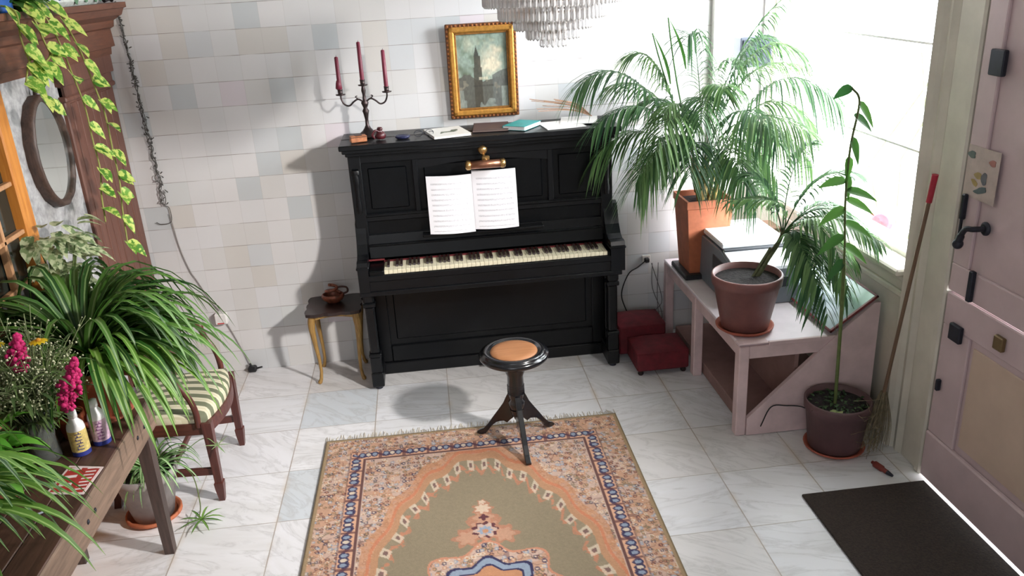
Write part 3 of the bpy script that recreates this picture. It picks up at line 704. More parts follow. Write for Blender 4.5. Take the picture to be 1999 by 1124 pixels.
# ------------------------------------------------------------------ framed painting
def painting():
    root = thing('framed_painting', 'gilt framed oil painting of a tower hanging above the piano', 'painting', (.343,0,1.41))
    x0, x1, z0, z1 = .152, .530, 1.412, 1.912
    tilt = Matrix.Translation((0,-.004,1.41)) @ Matrix.Rotation(math.radians(-3.0), 4, 'X') @ Matrix.Translation((0,0,-1.41))
    tilt = Matrix.Translation((0,-.004,1.41)) @ Matrix.Rotation(math.radians(3.0), 4, 'X') @ Matrix.Translation((0,0,-1.41))
    def ring(i0, i1, y0, y1, mat, name, ch=.004):
        m = MB()
        m.box((x0+i0,y0,z0+i0),(x0+i1,y1,z1-i0),ch,tilt); m.box((x1-i1,y0,z0+i0),(x1-i0,y1,z1-i0),ch,tilt)
        m.box((x0+i0,y0,z0+i0),(x1-i0,y1,z0+i1),ch,tilt); m.box((x0+i0,y0,z1-i1),(x1-i0,y1,z1-i0),ch,tilt); return m.build(name, mat, root)
    gold = plain('worn_gilt', (196,142,66), .38, .55, var=.18, scale=60); dk = plain('carved_dark_gilt', (112,68,40), .5, .35, var=.4, scale=90)
    fr = ring(0,.02,-.030,0,dk,'frame')
    ring(.014,.045,-.040,-.003,gold,'gilt_moulding',.008); ring(.045,.055,-.028,-.003,plain('inner_gilt', (158,110,54), .4, .5, var=.2, scale=60),'inner_slip',.002)
    m = MB(); random.seed(5)
    for i in range(22):
        z = z0+.012+(z1-z0-.024)*i/21
        for x in (x0+.009, x1-.009): m.box((x-.007,-.0345,z-.006),(x+.007,-.028,z+.006),.003,tilt)
    for i in range(17):
        x = x0+.012+(x1-x0-.024)*i/16
        for z in (z0+.009, z1-.009): m.box((x-.006,-.0345,z-.007),(x+.006,-.028,z+.007),.003,tilt)
    m.build('carved_beading', plain('beading', (150,94,50), .45, .4, var=.3, scale=80), fr)
    a0, a1, b0, b1 = x0+.053, x1-.053, z0+.053, z1-.053
    nx, nz = 110, 160; X, Z = np.meshgrid(np.linspace(0,1,nx), np.linspace(0,1,nz))
    def c(r,g,b): return np.array(srgb(r,g,b)[:3])
    n = fnoise(X*6, Z*9, 1)*.6+fnoise(X*16, Z*22, 2)*.4
    col = np.zeros(X.shape+(3,)); col[:] = c(134,150,138)
    def blend(mask, cc): 
        mk = np.clip(mask, 0, 1)[..., None]; col[:] = col*(1-mk)+cc*mk
    blend((n-.45)*4*(Z>.6), c(112,128,112)); blend(1.3-5*np.hypot((X-.68)/1.0,(Z-.62)/1.1)+(n-.5)*1.6, c(206,196,172)); blend(.9-5*np.hypot((X-.3)/.9,(Z-.86)/.6)+(n-.5)*1.6, c(176,180,160))
    blend(.9-5*np.hypot((X-.15),(Z-.5))+(n-.5)*2, c(92,102,84))
    blend(((Z < .40+.10*(n-.5)+.04*np.sin(X*9)) & True)*1.0, c(84,84,76)); blend((Z < .46+.05*np.sin(X*7+1))*(X > .68)*.9, c(96,98,94))
    tw = (np.abs(X-.40) < .065+.02*(Z<.55)) & (Z < .70); blend(tw*.92, c(62,58,48)); sp = (np.abs(X-.385) < .05*(.84-Z)/.14) & (Z >= .70) & (Z < .84); blend(sp*.92, c(52,50,44))
    blend(((n > .62) & (Z < .38))*.6, c(128,122,106)); blend((np.abs(Z-.30) < .012)*(X>.3)*(X<.7)*.5, c(50,46,44)); blend((Z < .12)*(n > .5)*.6, c(130,140,134)); blend((np.abs(Z-.40)<.02)*(X>.42)*(X<.6)*.6, c(196,186,160))
    blend(((Z<.28)&(X>.86))*.8, c(140,148,140)); blend(((Z<.25)&(X<.10))*.6, c(128,136,128))
    g = 1+(fnoise(X*40, Z*30, 7)-.5)*.35; col = np.clip(col*g[...,None], 0, 1)
    m = MB(); m.v = [tuple(tilt @ Vector((a0+(a1-a0)*x, -.017, b0+(b1-b0)*z))) for x, z in zip(X.ravel(), Z.ravel())]
    idx = np.arange(nx*nz).reshape(nz, nx); q = np.stack([idx[:-1,:-1], idx[:-1,1:], idx[1:,1:], idx[1:,:-1]], -1).reshape(-1,4)
    m.f = [tuple(int(i) for i in f) for f in q]; m.sm = [True]*len(m.f); m.mi = [0]*len(m.f)
    dye = np.ones((nx*nz,4)); dye[:,:3] = col.reshape(-1,3)
    m.build('canvas', attrcol('oil_paint', .5), root, dye=dye)
    m = MB(); m.box((x0+.01,-.012,z0+.01),(x1-.01,-.006,z1-.01),0,tilt); m.build('backing', plain('backing_board', (90,70,50), .8), root)
painting()

# ------------------------------------------------------------------ chandelier
def chandelier():
    cx, cy = .485, -1.6
    root = thing('chandelier', 'tiered crystal chandelier hanging from the ceiling near the window', 'chandelier', (cx,cy,ZC))
    mg, nt, b = newmat('crystal'); b.inputs['Base Color'].default_value = (.93,.92,.92,1); b.inputs['Roughness'].default_value = .12
    b.inputs['Transmission Weight'].default_value = .75; b.inputs['IOR'].default_value = 1.45
    metal = plain('silvered_metal', (150,140,132), .3, .8)
    tiers = [(.045,1.905,.045),(.092,1.932,.052),(.135,1.965,.058),(.188,2.0,.062),(.240,2.047,.066),(.285,2.10,.07)]
    m = MB()
    for r, zb, L in tiers:
        n = 40; m.tube([(cx+r*math.cos(2*PI*i/n), cy+r*math.sin(2*PI*i/n), zb+L+.003) for i in range(n+1)], .004, 6, False)
    for k in range(6):
        a = PI*k/3; m.tube([(cx+t[0]*math.cos(a), cy+t[0]*math.sin(a), t[1]+t[2]+.003) for t in tiers], .003, 5)
    m.tube([(cx,cy,2.0),(cx,cy,3.06)], .008, 8); m.lathe([(.06,3.09),(.06,3.075),(.02,3.05),(.008,3.04)][::-1], (cx,cy,0), 16)
    m.build('frame', metal, root)
    rest = MB(); count = 0; base = None
    for ti, (r, zb, L) in enumerate(tiers):
        n = int(2*PI*r/.0195)
        for k in range(n):
            a = 2*PI*k/n; x, y = cx+r*math.cos(a), cy+r*math.sin(a)
            prof = [(.0005,zb-.004),(.0075,zb+.004),(.0082,zb+.010),(.0070,zb+L-.005),(.0015,zb+L)]
            q = rest if count >= 100 else MB()
            q.lathe(prof, (x,y,0), 4, 1, 1)
            for i in range(len(q.sm)-16, len(q.sm)):
                if i >= 0: q.sm[i] = False
            if count < 100: q.build('crystal_drop', mg, root)
            count += 1
    o = rest.build('crystal_drops', mg, root); o['kind'] = 'stuff'
chandelier()

# ------------------------------------------------------------------ piano stool
def stool():
    cx, cy = .322, -1.135
    root = thing('piano_stool', 'round black adjustable stool with tan seat in front of the piano', 'stool', (cx,cy,0))
    Mb = plain('glossy_black', (16,17,22), .22, var=.2, scale=15, coat=.5)
    m = MB(); m.lathe([(.0,.445),(.13,.445),(.150,.452),(.163,.462),(.167,.474),(.160,.484),(.148,.487),(.150,.492),(.135,.497),(.118,.494),(.112,.488),(.0,.488)], (cx,cy,0), 48); m.build('seat', Mb, root)
    m = MB(); m.lathe([(.0,.4965),(.08,.496),(.108,.493),(.112,.487)], (cx,cy,0), 40); m.build('seat_inset', wood('tan_veneer', (140,92,58), (170,118,78), 'x', .5, 4), root)
    m = MB(); m.lathe([(.02,.17),(.036,.19),(.040,.22),(.030,.235),(.036,.25),(.040,.30),(.038,.36),(.048,.385),(.052,.42),(.07,.446)], (cx,cy,0), 24); m.build('column', Mb, root)
    m = MB()
    for i in range(6): m.lathe([(.030,.262+i*.009),(.0415,.2665+i*.009),(.030,.271+i*.009)], (cx,cy,0), 20)
    m.build('screw_collar', Mb, root)
    m = MB(); m.lathe([(.0,.120),(.014,.125),(.020,.14),(.030,.155),(.034,.18)], (cx,cy,0), 16); m.build('pendant_knob', Mb, root)
    prof = [(.020,.255),(.040,.262),(.052,.24),(.068,.205),(.095,.165),(.130,.115),(.160,.070),(.190,.035),(.212,.022),(.226,.012),(.224,.0),(.200,.0),(.176,.010),(.158,.036),(.136,.066),(.112,.088),(.090,.098),(.070,.104),(.052,.098),(.034,.118),(.02,.13)]
    for a in (math.atan2(-.215,.02), math.atan2(.13,.20), math.atan2(.13,-.205)):
        R_ = rz(a, (cx,cy,0)); m = MB(); m.prism([(x,z) for x,z in prof], 'y', -.013, .013, R_); lg = m.build('leg', Mb, root)
        bv = lg.modifiers.new('b','BEVEL'); bv.width = .003; bv.segments = 2; bv.limit_method = 'ANGLE'
    root.location.z += .0105      # its feet stand on the rug
stool()

# ------------------------------------------------------------------ small gilt table with ornament
def side_table():
    root = thing('side_table', 'little dark topped side table with gilt curved legs beside the piano', 'table', (-.60,-.17,0))
    Mtop = plain('dark_brown_top', (42,28,26), .35, var=.25, scale=14, coat=.2); Mg = wood('antique_gilt', (112,80,34), (186,148,84), 'z', .45, 9)
    x0, x1, y0, y1, z = -.748, -.452, -.300, -.035, .44
    pts = []
    def edge(a, b, n=8):
        for i in range(n):
            t = i/n; w_ = -.010*abs(math.sin(PI*t*3)); px, py = a[0]+(b[0]-a[0])*t, a[1]+(b[1]-a[1])*t; dx, dy = b[0]-a[0], b[1]-a[1]; L = math.hypot(dx, dy); pts.append((px-dy/L*w_, py+dx/L*w_))
    edge((x0,y0),(x1,y0),12); edge((x1,y0),(x1,y1),9); edge((x1,y1),(x0,y1),12); edge((x0,y1),(x0,y0),9)
    m = MB(); m.prism(pts, 'z', z-.018, z); m.build('top', Mtop, root)
    m = MB()
    def ap(ax, a, b, c0, c1):
        n = 10; poly = [(a, z-.018),(b, z-.018)]+[(b+(a-b)*i/n, z-.05+.018*math.sin(PI*i/n)) for i in range(n+1)]; m.prism(poly[::-1], ax, c0, c1)
    ap('y', x0+.02, x1-.02, y0+.018, y0+.032); ap('y', x0+.02, x1-.02, y1-.032, y1-.018); ap('x', y0+.02, y1-.02, x0+.018, x0+.032); ap('x', y0+.02, y1-.02, x1-.032, x1-.018)
    m.build('apron', Mg, root)
    for sx, x in ((-1,x0+.028),(1,x1-.028)):
        for sy, y in ((-1,y0+.028),(1,y1-.028)):
            pr = [(0,z-.02,.020),(.006,z-.06,.021),(.008,.34,.018),(.002,.25,.013),(-.006,.15,.010),(-.008,.07,.009),(-.002,.025,.010),(.006,.008,.013),(.010,.001,.008)]
            m = MB(); m.tube([(x+sx*o_, y+sy*o_, zz) for o_, zz, r in pr], [r for _,_,r in pr], 8); m.build('leg', Mg, root)
    # coiled brown ornament
    cx, cy = -.605, -.14; z0 = z+.001
    bo = thing('ornamental_bowl', 'small coppery swirled bowl with handle on the gilt side table', 'bowl', (cx,cy,z0)); Mr = plain('copper_glaze', (134,76,56), .4, .2, var=.5, scale=35)
    m = MB(); m.lathe([(.0,0),(.03,0),(.034,.006),(.05,.02),(.058,.038),(.052,.052),(.046,.05),(.05,.036),(.04,.02),(.0,.014)], (cx,cy,z0), 20, 1.15, .9); m.build('body', Mr, bo)
    m = MB(); m.tube([(cx+.045*math.cos(t)*(1-.06*t), cy+.035*math.sin(t)*(1-.06*t), z0+.05+.006*t) for t in [i*.35 for i in range(26)]], .009, 8); m.build('coil', Mr, bo)
    m = MB(); m.tube(spline([(cx+.055,cy,z0+.045),(cx+.085,cy-.005,z0+.06),(cx+.082,cy-.005,z0+.085),(cx+.05,cy,z0+.09),(cx+.02,cy,z0+.085)]), .006, 8); m.build('handle', plain('dark_copper', (70,40,34), .5, .2), bo)
side_table()

# ------------------------------------------------------------------ red footstool
def footstool():
    root = thing('footstool', 'dark red velvet stepped footstool between the piano and the pink bench', 'footstool', (1.15,-.36,0))
    Mv = plain('red_velvet', (104,22,34), .75, var=.25, scale=18)
    def cushion(a, b, nm):
        m = MB(); x0,y0,z0 = a; x1,y1,z1 = b; n = 10; vs = []
        m.box(a, (x1,y1,z1-.012), .008); 
        for j in range(n+1):
            for i in range(n+1):
                s, t = i/n, j/n; vs.append((x0+(x1-x0)*s, y0+(y1-y0)*t, z1-.012+.022*(max(0,math.sin(PI*s)*math.sin(PI*t)))**.35))
        m.add(vs, [(j*(n+1)+i, j*(n+1)+i+1, (j+1)*(n+1)+i+1, (j+1)*(n+1)+i) for j in range(n) for i in range(n)], True); return m.build(nm, Mv, root)
    cushion((1.03,-.585,.028),(1.325,-.345,.150),'lower_cushion'); cushion((.985,-.345,.028),(1.26,-.12,.215),'upper_cushion')
    for x, y in ((1.055,-.56),(1.30,-.56),(1.01,-.145),(1.235,-.145)):
        m = MB(); m.lathe([(.012,0),(.017,.01),(.013,.03)], (x,y,0), 12); m.build('foot', plain('dark_foot', (40,24,22), .5), root)
    root.location.x += .03
footstool()

# ------------------------------------------------------------------ pink bench platform
M_pink = plain('chalky_pink_paint', (214,190,190), .6, var=.09, scale=9); M_pinkw = plain('white_pink_laminate', (232,220,226), .45, var=.05, scale=6)
def bench():
    root = thing('bench', 'pale pink painted wooden bench platform under the window holding plants and printer', 'bench', (1.7,-.65,0))
    x0, x1, y0, y1, z = 1.362, 2.028, -1.285, -.045, .49
    m = MB(); m.box((x0,y0+.01,z-.016),(x1,y1,z),.003); m.build('top', M_pinkw, root)
    for a, b in (((x0,y0,0),(x0+.05,y0+.055,z-.016)), ((x0,-.64,0),(x0+.05,-.585,z-.016)), ((x0,y1-.05,0),(x0+.05,y1,z-.016)), ((x1-.05,y0,0),(x1,y0+.055,z-.016)), ((x1-.05,y1-.05,0),(x1,y1,z-.016))):
        m = MB(); m.box(a, b, .004); m.build('leg', M_pink, root)
    m = MB(); m.box((x0+.05,y0,z-.08),(x1-.05,y0+.022,z-.016),.003); m.box((x0+.004,y0+.055,z-.075),(x0+.026,-.64,z-.016),.003); m.box((x0+.004,-.585,z-.075),(x0+.026,y1-.05,z-.016),.003); m.build('rail', M_pink, root)
    m = MB(); m.prism([(x0+.052,.003),(x0+.052,.095),(1.82,z-.005),(2.0,.640),(2.028,.640),(2.028,.003)], 'y', y0-.006, y0+.016); m.build('end_panel', M_pink, root)
    m = MB(); m.box((x0+.06,y0+.06,.002),(x1-.01,y1-.06,.07),.004); m.box((x0+.30,y0+.06,.07),(x0+.32,y1-.06,z-.02)); m.build('inner_boards', plain('brown_pink_board', (150,118,112), .7, var=.15, scale=7), root)
    m = MB(); m.box((x0-.004,y0+.05,z-.006),(x0+.14,y0-.004,z+.0006),.002); m.box((x0+.14,y0-.004,z-.02),(x1-.04,y0+.012,z+.0006),.002); m.build('nosing', M_pink, root)
bench()
# sloping glass pane with red edge, resting from bench to wall
def slant():
    root = thing('sloping_panel', 'sloping pale glass picture with thin red edge at the window end of the bench', 'panel', (1.9,-1.0,.5))
    p0, p1 = Vector((1.80,0,.503)), Vector((2.020,0,.665)); dx = (p1-p0); n = Vector((-dx.z,0,dx.x)).normalized()
    def sl(s0, s1, ya, yb, h0, h1, nm, mat):
        a, b = p0+dx*s0+n*h0, p0+dx*s1+n*h0; c, d = p0+dx*s1+n*h1, p0+dx*s0+n*h1
        m = MB(); m.prism([(a.x,a.z),(b.x,b.z),(c.x,c.z),(d.x,d.z)][::-1], 'y', ya, yb); return m.build(nm, mat, root)
    mg, nt, b = newmat('pale_mirror_glass'); b.inputs['Base Color'].default_value = srgb(176,190,196); b.inputs['Metallic'].default_value = .55; b.inputs['Roughness'].default_value = .10
    sl(.03,.97,-1.275,-.75,.0,.008,'glass',mg)
    Mr = plain('dark_red_edge', (116,44,46), .5)
    m = MB()
    for s0, s1, ya, yb in ((0,.035,-1.285,-.74),(.965,1,-1.285,-.74),(0,1,-1.285,-1.273),(0,1,-.752,-.74)):
        a, b_ = p0+dx*s0, p0+dx*s1; c, d = b_+n*.011, a+n*.011; m.prism([(a.x,a.z),(b_.x,b_.z),(c.x,c.z),(d.x,d.z)][::-1], 'y', ya, yb)
    m.build('red_edge', Mr, root)
slant()

# ------------------------------------------------------------------ printer
def printer():
    root = thing('printer', 'grey and white multifunction printer on the pink bench beneath the palm', 'printer', (1.64,-.6,.491))
    Mg = plain('grey_plastic', (116,122,130), .4, var=.04); Mw = plain('white_plastic', (226,230,234), .35, var=.03); Md = plain('dark_grey_plastic', (48,50,56), .4)
    x0, x1, y0, y1, z0 = 1.465, 1.835, -.860, -.31, .4915
    m = MB(); m.prism([(y0,z0),(y0,z0+.20),(y0+.02,z0+.225),(-.70,z0+.255),(y1,z0+.255),(y1,z0)], 'x', x0, x1); b = m.build('body', Mg, root); bv = b.modifiers.new('b','BEVEL'); bv.width=.008; bv.segments=2
    m = MB(); m.box((x0+.01,-.70,z0+.262),(x1-.005,y1+.005,z0+.292),.006); m.build('scanner_lid', Mw, root)
    m = MB(); m.prism([(y0-.002,z0+.206),(y0+.02,z0+.236),(-.715,z0+.262),(-.715,z0+.25),(y0+.02,z0+.222),(y0-.002,z0+.19)], 'x', x0+.012, x1-.004); m.build('output_cover', Mw, root)
    m = MB(); m.box((x0+.014,-.735,z0+.250),(x1-.012,-.699,z0+.266)); m.build('slot', Md, root)
    m = MB(); m.box((x0+.06,y0-.006,z0+.09),(x1-.06,y0+.01,z0+.15),.004); m.build('paper_tray', Md, root)
    m = MB(); m.box((x0-.003,y0+.06,z0+.13),(x0+.01,y0+.26,z0+.21),.004); m.build('side_grip', Md, root)
    m = MB(); m.box((x0+.05,y0-.004,z0+.17),(x0+.14,y0+.01,z0+.195),.003); m.build('control_panel', Md, root)
printer()
m = MB(); m.box((1.80,-.22,.4915),(2.0,-.06,.66),.004); m.box((1.79,-.23,.66),(2.01,-.055,.685),.004)
cbx = thing('wooden_box', 'brown wooden box behind the printer near the window corner', 'box', (1.9,-.14,.4915)); m.build('body', wood('crate_wood', (112,82,66), (160,124,100), 'x', .6, 4), cbx)
m = MB(); m.box((1.81,-.226,.55),(1.99,-.22,.61),.002); m.build('front_board', wood('crate_board', (88,60,50), (120,88,72), 'x', .6, 4), cbx)

# ------------------------------------------------------------------ pots and plants
M_soil = plain('dark_soil', (38,32,32), .95, var=.5, scale=70, bump=.6)
M_terra = plain('terracotta', (172,98,66), .7, var=.14, scale=14)
M_saucer = plain('terracotta_saucer', (164,86,66), .65, var=.12, scale=14)
def round_pot(name, label, c, r0, r1, h, col, rimh=.045, parent_saucer=.02, rs=None, sh=.022, soil=.03):
    root = thing(name, label, 'plant', c); x, y, z = c; z0 = z
    if rs:
        m = MB(); m.lathe([(0,0),(rs*.86,0),(rs,sh*.6),(rs*1.02,sh),(rs*.96,sh),(rs*.84,.008),(0,.008)], (x,y,z), 32); m.build('saucer', M_saucer, root); z0 = z+.009
    m = MB(); t = .010
    m.lathe([(0,0),(r0*.93,0),(r0,.008),(r1*.93,h-rimh),(r1*.985,h-rimh+.004),(r1,h-.006),(r1-.004,h),(r1-t,h),(r1-t-.006,h-rimh),(r1*.9-t,h-.08 if h > .12 else h*.5),(r0*.8,.02),(0,.02)], (x,y,z0), 36); m.build('pot', col, root)
    m = MB(); rr = r1-t-.004; pr = [(0,h-soil+.004)]+[(rr*k/6, h-soil+.003*math.sin(k*2.1)) for k in range(1,7)]; m.lathe(pr[::-1], (x,y,z0), 28); m.build('soil', M_soil, root)
    return root, z0+h-soil
M_brownpot = plain('brown_glazed_pot', (124,82,78), .45, var=.12, scale=12)
M_maroonpot = plain('dark_brown_pot', (92,66,68), .6, var=.12, scale=12)
F_palm = foliage('palm_leaf', (50,84,48), (112,146,88), trans=.5)
F_palm2 = foliage('deep_palm_leaf', (36,70,46), (88,126,78), trans=.45)
F_dark = foliage('dark_leaf', (34,76,34), (84,132,56), trans=.35)
F_spider = foliage('spider_plant_leaf', (30,70,28), (88,130,54), stripe=(128,158,100), stripe_w=.22, trans=.35)
F_spider2 = foliage('bright_spider_leaf', (40,90,30), (108,152,58), stripe=(150,184,104), stripe_w=.2, trans=.35)
F_pothos = foliage('variegated_pothos_leaf', (58,116,30), (112,162,56), patch=(196,210,110), trans=.35)
F_stem = plain('green_stem', (96,112,60), .6, var=.2); F_cane = plain('yellow_brown_cane', (138,116,60), .6, var=.25)

def frond(root, p0, p1, p2, npair=26, ll=.20, w_=.012, droop=.5, mat=None, start=.22, spread=.95, rr=.0035, name='frond', lift=0):
    m = MB(); N_ = 22; R_ = bez(p0, p1, p2, N_)
    m.tube(R_, [rr*(1-.75*i/(N_-1)) for i in range(N_)], 5, False)
    for i in range(npair):
        t = start+(1-start)*(i+.5)/npair; fi = t*(N_-1); k = min(int(fi), N_-2); p = R_[k].lerp(R_[k+1], fi-k); tg = (R_[k+1]-R_[k]).normalized()
        side = tg.cross(Vector((0,0,1))); side = side.normalized() if side.length > .05 else Vector((1,0,0))
        u_ = (i+.5)/npair; L = ll*(.35+.65*math.sin(PI*min(1,.12+u_*.80)))*random.uniform(.85,1.12)
        for s in (-1, 1):
            ang = spread*(1-.45*u_)+random.uniform(-.1,.1)
            d = (tg*math.cos(ang)+side*s*math.sin(ang)+Vector((0,0,1))*(.12+lift)).normalized()
            g = droop*random.uniform(.7,1.3)
            pts = [p+d*L*q-Vector((0,0,1))*L*g*q*q for q in (0,.25,.5,.75,1.0)]
            m.blade(pts, [w_*.35,w_,w_*1.05,w_*.7,.0006], .35)
    return m.build(name, [mat or F_palm], root)

# ---- big areca palm in square terracotta planter
def areca():
    random.seed(21)
    cx, cy = 1.505, -.30; z0 = .4915
    root = thing('areca_palm', 'large feathery palm in a tall square terracotta planter next to the piano', 'plant', (cx,cy,z0))
    m = MB(); m.box((cx-.135,cy-.135,z0),(cx+.135,cy+.135,z0+.03),.006); m.build('saucer', plain('black_tray', (34,34,38), .5), root)
    def ring(h, z): return [(cx-h,cy-h,z),(cx+h,cy-h,z),(cx+h,cy+h,z),(cx-h,cy+h,z)]
    hs_ = [(.098,z0+.012),(.126,z0+.405),(.132,z0+.41),(.132,z0+.45),(.119,z0+.45),(.114,z0+.395)]
    vs = []; 
    for h, z in hs_: vs += ring(h, z)
    fs = [(i*4+k, i*4+(k+1)%4, (i+1)*4+(k+1)%4, (i+1)*4+k) for i in range(5) for k in range(4)]+[(3,2,1,0)]
    m = MB(); m.add(vs, fs); m.build('planter', M_terra, root)
    m = MB(); m.box((cx-.114,cy-.114,z0+.38),(cx+.114,cy+.114,z0+.42)); m.build('soil', M_soil, root)
    zs = z0+.42; m = MB()
    canes = []
    for i in range(15):
        a = random.uniform(0, 2*PI); r = random.uniform(.01,.06); x, y = cx+r*math.cos(a), cy+r*math.sin(a); h = random.uniform(.10,.30); lx, ly = x+.06*math.cos(a), y+.06*math.sin(a)-.01
        m.tube([(x,y,zs-.02),((x+lx)/2,(y+ly)/2,zs+h*.5),(lx,ly,zs+h)], [.010,.008,.005], 7); canes.append((lx,ly,zs+h))
    m.build('cane', F_cane, root)
    B0 = (cx,cy,zs+.10)
    sp = [ # mid control, tip
        ((1.10,-.34,1.86),(.80,-.42,1.60)), ((1.28,-.30,1.80),(1.10,-.30,1.72)), ((1.22,-.36,1.68),(.86,-.50,1.40)), ((1.20,-.30,1.52),(.90,-.35,1.22)),
        ((1.55,-.34,1.75),(1.86,-.48,1.99)), ((1.62,-.40,1.95),(1.90,-.55,1.70)), ((1.70,-.50,1.85),(1.96,-.85,1.50)), ((1.72,-.42,1.70),(1.96,-.60,1.35)),
        ((1.45,-.42,1.75),(1.35,-.70,1.42)), ((1.35,-.45,1.70),(1.10,-.75,1.30)), ((1.55,-.55,1.70),(1.62,-.95,1.35)), ((1.65,-.5,1.6),(1.85,-.85,1.22)),
        ((1.45,-.30,1.90),(1.38,-.36,1.80)), ((1.30,-.24,1.65),(1.02,-.16,1.55)), ((1.60,-.22,1.80),(1.78,-.12,1.62)), ((1.25,-.5,1.5),(1.05,-.6,1.12)),
        ((1.40,-.5,1.5),(1.26,-.8,1.18)), ((1.52,-.55,1.45),(1.50,-.85,1.15)), ((1.75,-.3,1.5),(1.94,-.2,1.2)), ((1.5,-.42,1.7),(1.48,-.62,1.55)),
        ((1.30,-.40,1.40),(1.08,-.48,1.10)), ((1.5,-.6,1.6),(1.75,-1.0,1.4)), ((1.4,-.3,1.6),(1.15,-.25,1.45)), ((1.6,-.35,1.75),(1.98,-.35,1.62)), ((1.55,-.5,1.35),(1.62,-.75,1.08)), ((1.35,-.4,1.5),(1.18,-.55,1.22)), ((1.58,-.3,1.45),(1.78,-.35,1.12)), ((1.62,-.45,1.5),(1.75,-.7,1.1)), ((1.66,-.3,1.9),(1.86,-.3,1.75)), ((1.36,-.36,1.62),(1.20,-.55,1.45))]
    for k, (mid, tip) in enumerate(sp):
        b = canes[k % len(canes)]
        frond(root, (b[0]*.6+cx*.4, b[1]*.6+cy*.4, zs+.05), mid, tip, 32, .22 if k % 3 else .26, .0100, .8, F_palm if k % 2 else F_palm2, .36)
    for x, y, z in ((1.18,-.40,1.83),(1.26,-.40,1.90)):
        m = MB(); m.tube(bez((1.45,-.3,1.15),((x+1.38)/2,-.36,1.5),(x,y,z),8), .004, 5); m.blade(bez((x+.10,y+.02,z-.26),(x+.06,y+.01,z-.1),(x,y,z),6), [.010,.026,.026,.018,.010,.001], .8); m.build('spear_leaf', F_dark, root)
areca()

# ---- second palm, brown round pot on the bench front
def palm2():
    random.seed(33)
    root, zs = round_pot('potted_palm', 'palm seedling leaning right from a brown round pot on the bench corner', (1.452,-1.105,.4915), .112, .166, .272, M_brownpot, .05, rs=.135)
    x0, y0 = 1.50, -1.08
    m = MB(); m.tube(spline([(x0,y0,zs-.02),(1.56,-1.06,zs+.06),(1.63,-1.03,zs+.14),(1.66,-1.02,zs+.20)]), [.014]*6+[.012]*6+[.010]*7, 8)
    for dx in (-.012, .012): m.tube(spline([(x0+dx,y0,zs-.01),(1.54+dx,-1.07,zs+.05),(1.60+dx,-1.04,zs+.12)]), .007, 6)
    m.build('stem', plain('palm_stem', (92,96,62), .6, var=.3, scale=40), root)
    S = (1.65,-1.025,zs+.18)
    sp = [((1.72,-1.02,1.13),(1.40,-1.00,1.10)), ((1.75,-1.05,1.28),(1.93,-1.15,1.22)), ((1.82,-1.10,1.20),(1.97,-1.30,.93)), ((1.80,-1.15,1.12),(1.84,-1.33,.74)),
          ((1.72,-1.15,1.06),(1.76,-1.32,.60)), ((1.70,-1.1,1.02),(1.70,-1.28,.62)), ((1.80,-1.05,1.10),(1.96,-1.15,.80)), ((1.68,-.95,1.3),(1.84,-.9,1.33)), ((1.60,-.98,1.20),(1.50,-.92,1.20)),
          ((1.72,-1.2,1.15),(1.92,-1.42,.98)), ((1.78,-1.1,1.0),(1.88,-1.25,.66)), ((1.85,-1.0,1.15),(1.98,-1.0,.98)), ((1.66,-1.15,1.0),(1.68,-1.35,.78))]
    for k, (mid, tip) in enumerate(sp): frond(root, S, mid, tip, 22, .15, .013, .55, F_palm2 if k % 3 else F_palm, .18, .95, .0035)
palm2()

